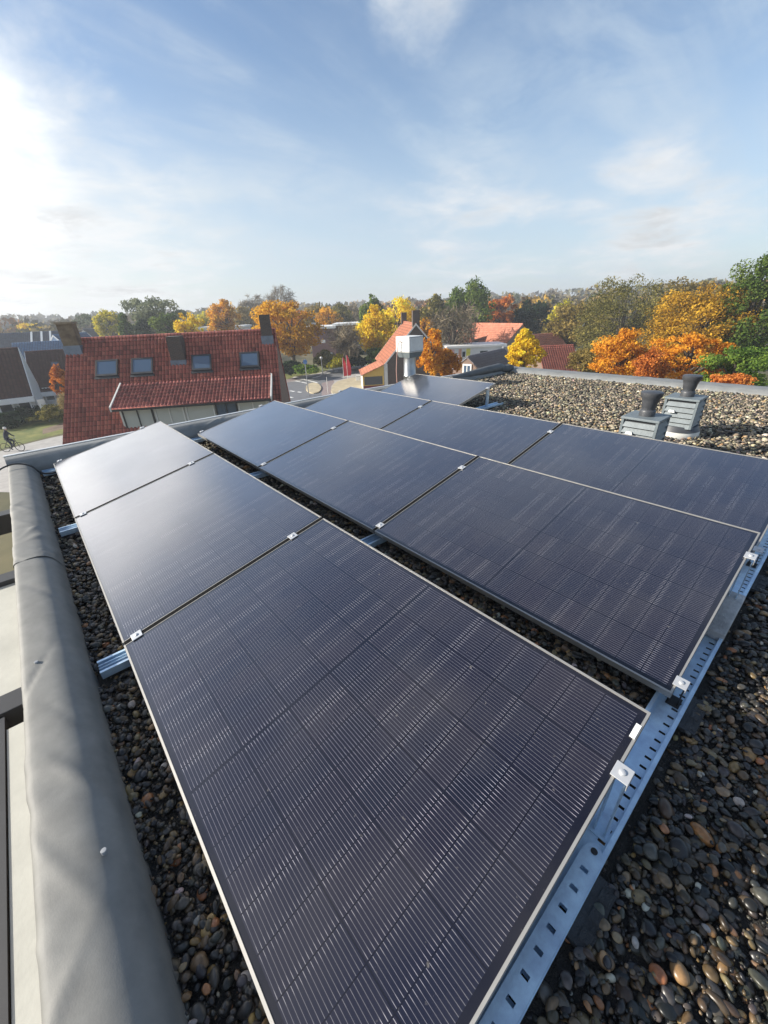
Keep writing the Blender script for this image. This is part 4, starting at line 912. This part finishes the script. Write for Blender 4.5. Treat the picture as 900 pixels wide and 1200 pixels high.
def tree(label, cx, top, wpx, depth, kind, boty=None, hpx=None, n=5200, shape='round', leaf=None, name='tree', clumps=60, cr=0.26, trunk=True, seed=None, group=None, stick=False, base=None, wide=1.0, hollow=.45):
    """crown spans wpx photo pixels at this depth, from its top pixel row down to boty"""
    seed = seed if seed is not None else len(TREES)*13+100; r = random.Random(seed)
    T = at(cx, top, depth); rx = wpx*mpp(depth)/2
    if boty is None: boty = top+wpx*.95
    zb = at(cx, boty, depth).z
    rz = (T.z-zb)/2; c = Vector((T.x, T.y, (T.z+zb)/2)); zg = ZG if base is None else base
    o = thing(name, label, 'tree' if name in ('tree', 'conifer') else ('shrub' if name == 'shrub' else name), (c.x, c.y, zg), group=group)
    cl = (0, 0, c.z-zg)
    leaf = leaf or max(0.10, mpp(depth)*1.7)
    cr_, K = crown_mesh('crown' if name != 'shrub' else 'foliage', cl, rx*.86, rz*.86, n, leaf, LM[kind], o, seed, clumps, cr, hollow, shape, stick)
    hgt = c.z-zg; tb = MB(); tr = max(0.07, min(0.38, (rx+rz)*0.045))
    if trunk:
        bend = Vector((r.uniform(-.05, .05)*rx, r.uniform(-.05, .05)*rx, 0))
        ztop = hgt+rz*(.75 if shape in ('cone', 'flame') else .35); pts = [Vector((0, 0, -.1))+bend*0, Vector((0, 0, hgt*.5))+bend, Vector((0, 0, hgt))+bend*1.5, Vector((0, 0, ztop))]
        if hgt-rz > 1: pts[1] = Vector((0, 0, max(.8, hgt-rz)))+bend
        tb.tube(pts, [tr*1.25, tr*.9, tr*.6, tr*.15], 8)
        order = sorted(range(len(K)), key=lambda i: r.random())[:26 if not stick else 44]
        for i in order:
            k = Vector(K[i]); f = r.uniform(.35, .95); z0 = max(hgt-rz*1.0, .4)+(max(k.z, hgt-rz*.6)-(hgt-rz))*r.uniform(.2, .6)
            s0 = Vector((bend.x, bend.y, min(z0, ztop-.2))); mid = s0.lerp(k, .55)+Vector((0, 0, .12*rz)); tb.tube([s0, mid, k], [tr*.38, tr*.2, tr*.05], 5, cap=False)
        tb.build('trunk', M['bark'], o, smooth=True)
    TREES.append(o); return o
# left skyline
tree('little orange tree at the corner between the brown roofs and the tiled house', 64, 428, 26, 37, 'rust', 470, shape='egg', n=2600)
tree('straw-coloured drooping tuft beside the left edge of the tiled house', 72, 456, 16, 34.5, 'straw', 494, name='shrub', n=1400, stick=True, trunk=False)
tree('small pale yellow tree far behind the slate roofs at the far left', 30, 377, 28, 120, 'yellow', 393, n=900, leaf=.3)
tree('pinkish brown distant tree beside the weathered chimney', 62, 379, 24, 120, 'twig', 394, n=900, leaf=.35)
tree('tall loose grey-green tree rising over the tiled roof', 174, 335, 82, 78, 'greygreen', 400, n=5200, clumps=46, cr=.2, hollow=.2)
tree('dark green conifer left of the loose grey-green tree', 142, 366, 26, 74, 'green', 404, shape='cone', name='conifer', n=2400)
tree('second dark conifer, lower, under the grey-green tree', 163, 368, 30, 73, 'dark', 404, shape='cone', name='conifer', n=2600)
tree('round green tree between the conifers and the middle chimney', 190, 362, 34, 72, 'green', 404, n=3000)
tree('hazy yellow tree left of the conifers', 122, 361, 32, 92, 'lime', 398, n=2200)
tree('grey-green hazy tree behind the weathered chimney', 100, 367, 34, 115, 'greygreen', 396, n=1800)
tree('low bright yellow tree over the middle of the red ridge', 216, 364, 36, 66, 'yellow', 402, n=2200)
tree('upright orange-yellow tree behind the white hall', 258, 347, 38, 88, 'amber', 394, shape='egg', n=4000)
tree('brown fading tree right of the upright orange tree', 281, 358, 26, 112, 'brownolive', 394, n=2000)
tree('bare grey tree in the haze left of the big orange tree', 291, 340, 34, 125, 'twig', 392, stick=True, n=3200, leaf=.45, clumps=50)
tree('bare grey tree in the haze above the big orange tree', 324, 331, 42, 130, 'twig', 392, stick=True, n=3800, leaf=.45, clumps=60)
tree('big round orange tree behind the right chimney of the tiled house', 332, 348, 94, 60, 'amber', 430, n=13000, clumps=90, cr=.22)
tree('olive tree behind the purple brick block', 372, 356, 44, 100, 'brownolive', 398, n=3200)
tree('rusty hazy tree left of the olive one behind the brick block', 350, 361, 30, 104, 'rust', 392, n=1800)
tree('pale green tree behind the white roof edge of the brick block', 395, 354, 40, 98, 'olive', 400, n=3000)
tree('bare brownish tree between brick block and yellow tree', 410, 349, 30, 105, 'twig', 400, stick=True, n=2600, leaf=.4)
tree('tall green tree behind the bright yellow one left of the flue', 434, 341, 36, 84, 'green', 402, n=4200, shape='egg')
tree('dark bare crooked tree in front of the brick block', 402, 374, 42, 58, 'twig', 420, stick=True, n=1500, leaf=.3, clumps=40, hollow=.2)
tree('bright yellow tree left of the orange house', 437, 358, 52, 61, 'yellow', 420, n=5600, clumps=70)
tree('golden tree rising behind the two dark chimneys', 468, 348, 50, 72, 'yellow', 412, n=4600)
tree('amber tree between the golden tree and the tall green tree', 497, 362, 30, 80, 'amber', 404, n=2600)
tree('tall dark green broad tree behind the red roofs', 550, 322, 66, 76, 'green', 404, n=8200, clumps=80)
tree('bushy olive tree left of the tall dark green tree', 509, 345, 46, 80, 'olive', 404, n=4200)
tree('bare willow-like tree in front of the red roofs', 533, 350, 60, 60, 'twig', 424, stick=True, n=1300, leaf=.42, clumps=70, hollow=.3)
tree('orange-brown tree behind the big red roof', 588, 345, 42, 84, 'rust', 392, n=3600)
tree('broad dark evergreen behind the right end of the big red roof', 624, 345, 46, 82, 'dark', 398, n=5200)
tree('small grey-blue treetop far behind the evergreen', 604, 341, 14, 170, 'greygreen', 362, n=700, leaf=.35)
tree('golden orange tree close behind the flue cap', 506, 380, 36, 36, 'orange', 446, shape='egg', n=5200)
tree('low rusty orange tree beside the small gable house', 525, 404, 32, 38, 'orange', 450, n=4200)
tree('bright yellow tree in front of the red roofs', 616, 380, 66, 34, 'yellow', 446, shape='flame', n=12000, clumps=110, cr=.15, leaf=.10, hollow=.2)
tree('broad fading olive tree right of the evergreen', 678, 345, 78, 62, 'brownolive', 420, n=9000, clumps=90, cr=.22)
tree('wide windswept green-brown tree, tallest of the right-hand group', 742, 310, 124, 52, 'olive', 434, n=22000, clumps=130, cr=.2, leaf=.13)
tree('dark olive shrubs under the windswept tree', 712, 385, 60, 50, 'olive', 426, name='shrub', n=5000, shape='bush')
tree('orange tree with a pointed top before the windswept tree', 735, 377, 98, 27, 'orange', 456, shape='flame', n=15000, clumps=100, cr=.19, leaf=.085)
tree('olive shrub between the deep red roof and the pointed orange tree', 692, 404, 44, 33, 'brownolive', 446, name='shrub', n=4200, leaf=.1)
tree('low orange tree close behind the vents', 772, 404, 46, 24, 'rust', 462, n=6000, leaf=.085)
tree('large amber tree whose crown fills the right side', 838, 328, 140, 34, 'amberolive', 452, n=30000, clumps=170, cr=.19, leaf=.10)
tree('bright orange branchy tree below the large amber one', 822, 384, 98, 25, 'orange', 462, n=14000, clumps=90, cr=.18, leaf=.085)
tree('tall green tree at the right picture edge', 908, 282, 104, 31, 'green', 446, shape='egg', n=20000, clumps=90, cr=.2, leaf=.12)
tree('golden tree behind the evergreen and the big red roof', 664, 350, 40, 90, 'lime', 398, n=2600)
tree('amber tree in the row behind the brick block', 384, 358, 34, 92, 'amber', 396, n=2400)
tree('golden tree far behind the middle chimney', 236, 362, 34, 118, 'lime', 394, n=1800)
tree('hazy brown tree seen through a gap left of the tall green tree', 832, 312, 44, 70, 'brownolive', 390, n=2400, clumps=30, cr=.2, hollow=.15)
tree('fresh green shrub at the right edge behind the grey parapet', 876, 402, 84, 22, 'fresh', 470, name='shrub', n=12000, shape='round', leaf=.085)
tree('brown-green tree far right behind the amber crown', 806, 326, 76, 60, 'brownolive', 410, n=5500)
tree('olive tree whose top shows between amber crown and tall green tree', 866, 318, 60, 44, 'olive', 420, n=7000)
tree('rust-coloured low shrub between orange tree and fresh green shrub', 862, 436, 50, 21, 'rust', 470, name='shrub', n=4500, leaf=.08)
# undergrowth along the street
for lab, cx, top, wpx, dep, kind, bot in (
    ('dark hedge under the big orange tree', 338, 418, 52, 58, 'dark', 438), ('sunny green shrub right of the green fence', 357, 424, 30, 56, 'fresh', 440),
    ('olive shrub before the brick block', 379, 404, 32, 62, 'olive', 434), ('yellow-green shrub behind the lamp post', 396, 410, 26, 60, 'lime', 432),
    ('dark green shrubs behind the red flags', 416, 404, 42, 64, 'dark', 432), ('dark shrub left of the orange house', 440, 404, 30, 60, 'green', 426),
    ('big dark hedge before the row houses', 26, 474, 60, 39, 'dark', 494), ('brown-black hedge beside the white sign', 56, 471, 44, 38, 'olive', 496),
    ('dark shrub at the lower left picture edge', -4, 481, 40, 37, 'dark', 502)):
    tree(lab, cx, top, wpx, dep, kind, bot, name='shrub', n=2600, shape='bush', trunk=False, hollow=.1)

# far-off wood along the whole horizon, one mass
def far_wood():
    r = np.random.default_rng(77); PALW = np.array([(.13, .12, .05), (.18, .14, .06), (.24, .16, .05), (.36, .22, .04), (.14, .12, .09), (.10, .11, .05), (.20, .17, .11), (.30, .15, .05)])
    Vs, Cs = [], []
    for ring, (rad, k, hmin, hmax) in enumerate(((150, 90, 6.5, 10.0), (210, 120, 7.5, 11.5), (300, 130, 9, 14), (430, 130, 11, 17))):
        for i in range(k):
            a = R_(-30+145*(i+r.uniform(-.4, .4))/k); h = r.uniform(hmin, hmax); w = r.uniform(4, 9)*rad/190
            az = math.degrees(a); h *= 1.0+0.16*np.clip((az-45)/35, -.6, 1.2)
            c = np.array([math.sin(a)*rad*r.uniform(.93, 1.07), math.cos(a)*rad*r.uniform(.93, 1.07), ZG+h*.5])
            n = 230; d = r.normal(0, 1, (n, 3)); d /= np.linalg.norm(d, axis=1)[:, None]
            lob = 1+.3*wave(d[:, 0]*3, d[:, 1]*3+d[:, 2]*2, int(r.integers(9999)), 4, 1.3)
            P = c+d*(r.uniform(.5, 1, (n, 1))**.5)*lob[:, None]*np.array([w, w, h*.5])
            nn = r.normal(0, 1, (n, 3)); nn /= np.linalg.norm(nn, axis=1)[:, None]; t = np.cross(nn, r.normal(0, 1, (n, 3))); t /= np.linalg.norm(t, axis=1)[:, None]; b = np.cross(nn, t)
            s = (r.uniform(.5, 1.1, (n, 1)))*rad/170
            Vs.append(np.stack([P-t*s, P-b*s*.7, P+t*s, P+b*s*.7], 1).reshape(-1, 3))
            col = PALW[r.choice(8, p=[.2, .2, .12, .09, .15, .12, .08, .04])]*r.uniform(.7, 1.25, (n, 1)); Cs.append(np.repeat(col, 4, 0))
    V = np.concatenate(Vs); C = np.concatenate(Cs)
    m = bpy.data.materials.new('far_foliage'); nt, N, L, b = nodes(m); b.inputs['Roughness'].default_value = 1; b.inputs['Specular IOR Level'].default_value = 0
    a = N.new('ShaderNodeAttribute'); a.attribute_name = 'leaf'; L.new(a.outputs['Color'], b.inputs['Base Color'])
    tag(fast_mesh('distant_wood', V, np.arange(len(V)).reshape(-1, 4), m, None, 'leaf', C, smooth=False), kind='stuff')
far_wood()
# autumn haze: a closed box of thin even air round the scene
hb_ = MB(); hb_.box(-700, 900, -300, 1000, ZG-1.0, 16.0)
hm = bpy.data.materials.new('thin_haze'); hm.use_nodes = True; hn = hm.node_tree; hn.nodes.clear()
pv = hn.nodes.new('ShaderNodeVolumePrincipled'); pv.inputs['Color'].default_value = (0.86, 0.90, 0.95, 1); pv.inputs['Density'].default_value = 0.0011; pv.inputs['Anisotropy'].default_value = 0.2
ho = hn.nodes.new('ShaderNodeOutputMaterial'); hn.links.new(pv.outputs[0], ho.inputs['Volume'])
tag(hb_.build('haze', hm), kind='stuff')

# ------------------------------------------------------------------ street furniture and people
def pole_thing(name, label, cat, X, ybot, ytop, r, m='post', group=None):
    p = on(X, ybot); d = (p-Vector(CAM)).dot(Vector(FW)); h = (ybot-ytop)*mpp(d)*1.02
    o = thing(name, label, cat, p, group=group); mb = MB(); mb.tube([(0, 0, 0), (0, 0, h)], [r*1.2, r*.8], 8); mb.build('pole', M[m], o); return o, h
for lab, X, yb, yt in (('lamp post with a white head on the left side of the street', 378.5, 440, 423), ('lamp post with globe head left of the orange house', 435, 430, 410), ('slim lamp post in the verge right of the white-headed one', 390.5, 436, 418)):
    o, h = pole_thing('street_lamp', lab, 'street lamp', X, yb, yt, .06, group='street lamps')
    mb = MB(); mb.lathe([(.06, h), (.2, h+.12), (.22, h+.3), (.1, h+.42), (.01, h+.45)], seg=14); mb.build('lamp_head', M['offwhite'], o, smooth=True)
o, h = pole_thing('sign_post', 'tall post with a small blue-white sign by the near traffic island', 'sign post', 362, 464, 424, .05)
mb = MB(); mb.lathe([(.01, -.02), (.24, -.02), (.24, .02), (.01, .02)], seg=18); so_ = mb.build('sign', mat('blue_sign', (.10, .22, .45), .5), o, loc=(0, -.06, h-.3), rot=(R_(90), 0, R_(-35)))
o, h = pole_thing('bollard_post', 'thin white post on the cycle path behind the parapet', 'post', 384.5, 461, 443, .035, 'offwhite')
o, h = pole_thing('sign_post', 'white notice board on a post before the dark hedge at the left', 'sign post', 58, 494, 478, .04)
mb = MB(); mb.box(-.28, .28, -.03, .03, h-.15, h+.75); mb.build('notice_board', M['white'], o)
for lab, X, yb, yt in (('left one of the two red feather flags by the street', 403, 443.5, 421), ('right, slightly taller red feather flag by the street', 407.5, 443.5, 418.5)):
    o, h = pole_thing('feather_flag', lab, 'flag', X, yb, yt, .025, 'offwhite', group='red feather flags')
    mb = MB(); n = 9; L_ = []; R2 = []
    for i in range(n):
        t = i/(n-1); z = h*(.12+.88*t); wd = .50*math.sin(math.pi*min(1, .18+.82*t)**.7*.93)+.05
        L_.append((.03, .03*math.sin(t*6), z)); R2.append((.03+wd, .05*math.sin(t*6+1), z))
    mb.add(L_+R2, [(i, i+1, n+i+1, n+i) for i in range(n-1)]); f = mb.build('flag', M['red_flag'], o, rot=(0, 0, R_(-40)))
    sd_ = f.modifiers.new('cloth', 'SOLIDIFY'); sd_.thickness = .012
# green site fence by the far verge
p, q = on(327, 439.5), on(347, 438); d = q-p; o = thing('fence', 'pale green fence panels below the big orange tree', 'fence', p, math.atan2(d.y, d.x)); Lf = d.length
for i in range(3):
    mb = MB(); mb.box(i*Lf/3+.05, (i+1)*Lf/3-.05, -.02, .02, .1, 1.0); mb.build('fence_panel', M['green_fence'], o)
for i in range(4):
    mb = MB(); mb.box(i*Lf/3-.04, i*Lf/3+.04, -.04, .04, 0, 1.08); mb.build('post', M['post'], o)
# small white kiosk box on the sandy island
p = on(422.5, 446.5); o = thing('street_cabinet', 'small white street cabinet on the sandy ground left of the annex', 'cabinet', p, R_(-48))
mb = MB(); mb.box(-.58, .58, -.25, .25, .08, .72); mb.build('body', M['white'], o, bevel=.015)
mb = MB(); mb.box(-.60, .60, -.27, .27, 0, .079); mb.build('plinth', M['post'], o)
mb = MB(); mb.box(-.63, .63, -.30, .30, .722, .78, .96); mb.build('roof', M['offwhite'], o)
for x in (-.28, .28): mb = MB(); mb.box(x-.25, x+.25, -.262, -.252, .12, .68); mb.build('door', M['offwhite'], o)
# cyclist on the path, lower left
pb = on(17, 529); BIKE = thing('bicycle', 'dark bicycle under the rider on the path at the left edge', 'bicycle', pb, R_(-35))
for x in (-.52, .52):
    t = MB(); pts = [(x+.33*math.cos(a), 0, .34+.33*math.sin(a)) for a in np.linspace(0, 2*math.pi, 25)]; t.tube(pts, .022, 6, cap=False); wo = t.build('wheel', M['tyre'], BIKE)
    t = MB(); [t.tube([(x, 0, .34), (x+.32*math.cos(a), 0, .34+.32*math.sin(a))], .006, 4) for a in np.linspace(0, 2*math.pi, 9)[:-1]]; t.build('spokes', M['post'], wo)
t = MB(); [t.tube(p_, .02, 6) for p_ in ([(-.52, 0, .34), (-.18, 0, .86)], [(-.52, 0, .34), (0, 0, .32)], [(0, 0, .32), (.38, 0, .82)], [(-.14, 0, .80), (.38, 0, .80)], [(0, 0, .32), (-.18, 0, .92)], [(.52, 0, .34), (.36, 0, 1.02)])]; t.build('frame', M['anthracite'], BIKE)
t = MB(); t.tube([(.30, -.28, 1.08), (.38, -.1, 1.04), (.36, 0, 1.02), (.38, .1, 1.04), (.30, .28, 1.08)], .016, 6); t.build('handlebar', M['post'], BIKE)
t = MB(); t.box(-.30, -.04, -.09, .09, .92, .99, .7); t.build('saddle', M['black_plastic'], BIKE)
def person():
    P = thing('person', 'person in a dark navy coat with pale headgear riding a bicycle at the left edge', 'person', pb, R_(-35))
    J = [(-.18, 0, 1.0, .15), (-.10, 0, 1.25, .15), (-.02, 0, 1.47, .16), (.03, 0, 1.60, .065), (.06, 0, 1.70, .085), (.07, 0, 1.80, .09)]
    E = [(0, 1), (1, 2), (2, 3), (3, 4), (4, 5)]
    for s in (-1, 1):
        k = len(J); kx = .22 if s > 0 else .14; kz = .78 if s > 0 else .62
        J += [(-.12, s*.09, .98, .105), (kx, s*.11, kz, .075), (.02 if s > 0 else -.04, s*.11, .40 if s > 0 else .22, .05), (.14 if s > 0 else .08, s*.11, .36 if s > 0 else .18, .04)]
        E += [(0, k), (k, k+1), (k+1, k+2), (k+2, k+3)]
        k2 = len(J); J += [(0, s*.19, 1.44, .065), (.12, s*.24, 1.22, .05), (.30, s*.25, 1.11, .04)]
        E += [(2, k2), (k2, k2+1), (k2+1, k2+2)]
    me = bpy.data.meshes.new('body'); me.from_pydata([j[:3] for j in J], E, []); me.update(); me.materials.append(M['navy'])
    o = bpy.data.objects.new('body', me); COL.objects.link(o); o.parent = P
    sk = o.modifiers.new('skin', 'SKIN'); sk.use_smooth_shade = True
    for i, j in enumerate(J): me.skin_vertices[0].data[i].radius = (j[3], j[3])
    me.skin_vertices[0].data[0].use_root = True
    sb = o.modifiers.new('sub', 'SUBSURF'); sb.levels = 1; sb.render_levels = 1
    h = MB(); h.lathe([(.01, 1.90), (.07, 1.885), (.105, 1.83), (.11, 1.77), (.10, 1.75), (.01, 1.76)], (.07, 0), 14); h.build('headgear', M['offwhite'], P, smooth=True)
    f = MB(); f.lathe([(.01, 1.63), (.05, 1.645), (.075, 1.70), (.075, 1.75)], (.085, 0), 12); f.build('face', M['skin'], P, smooth=True)
person()
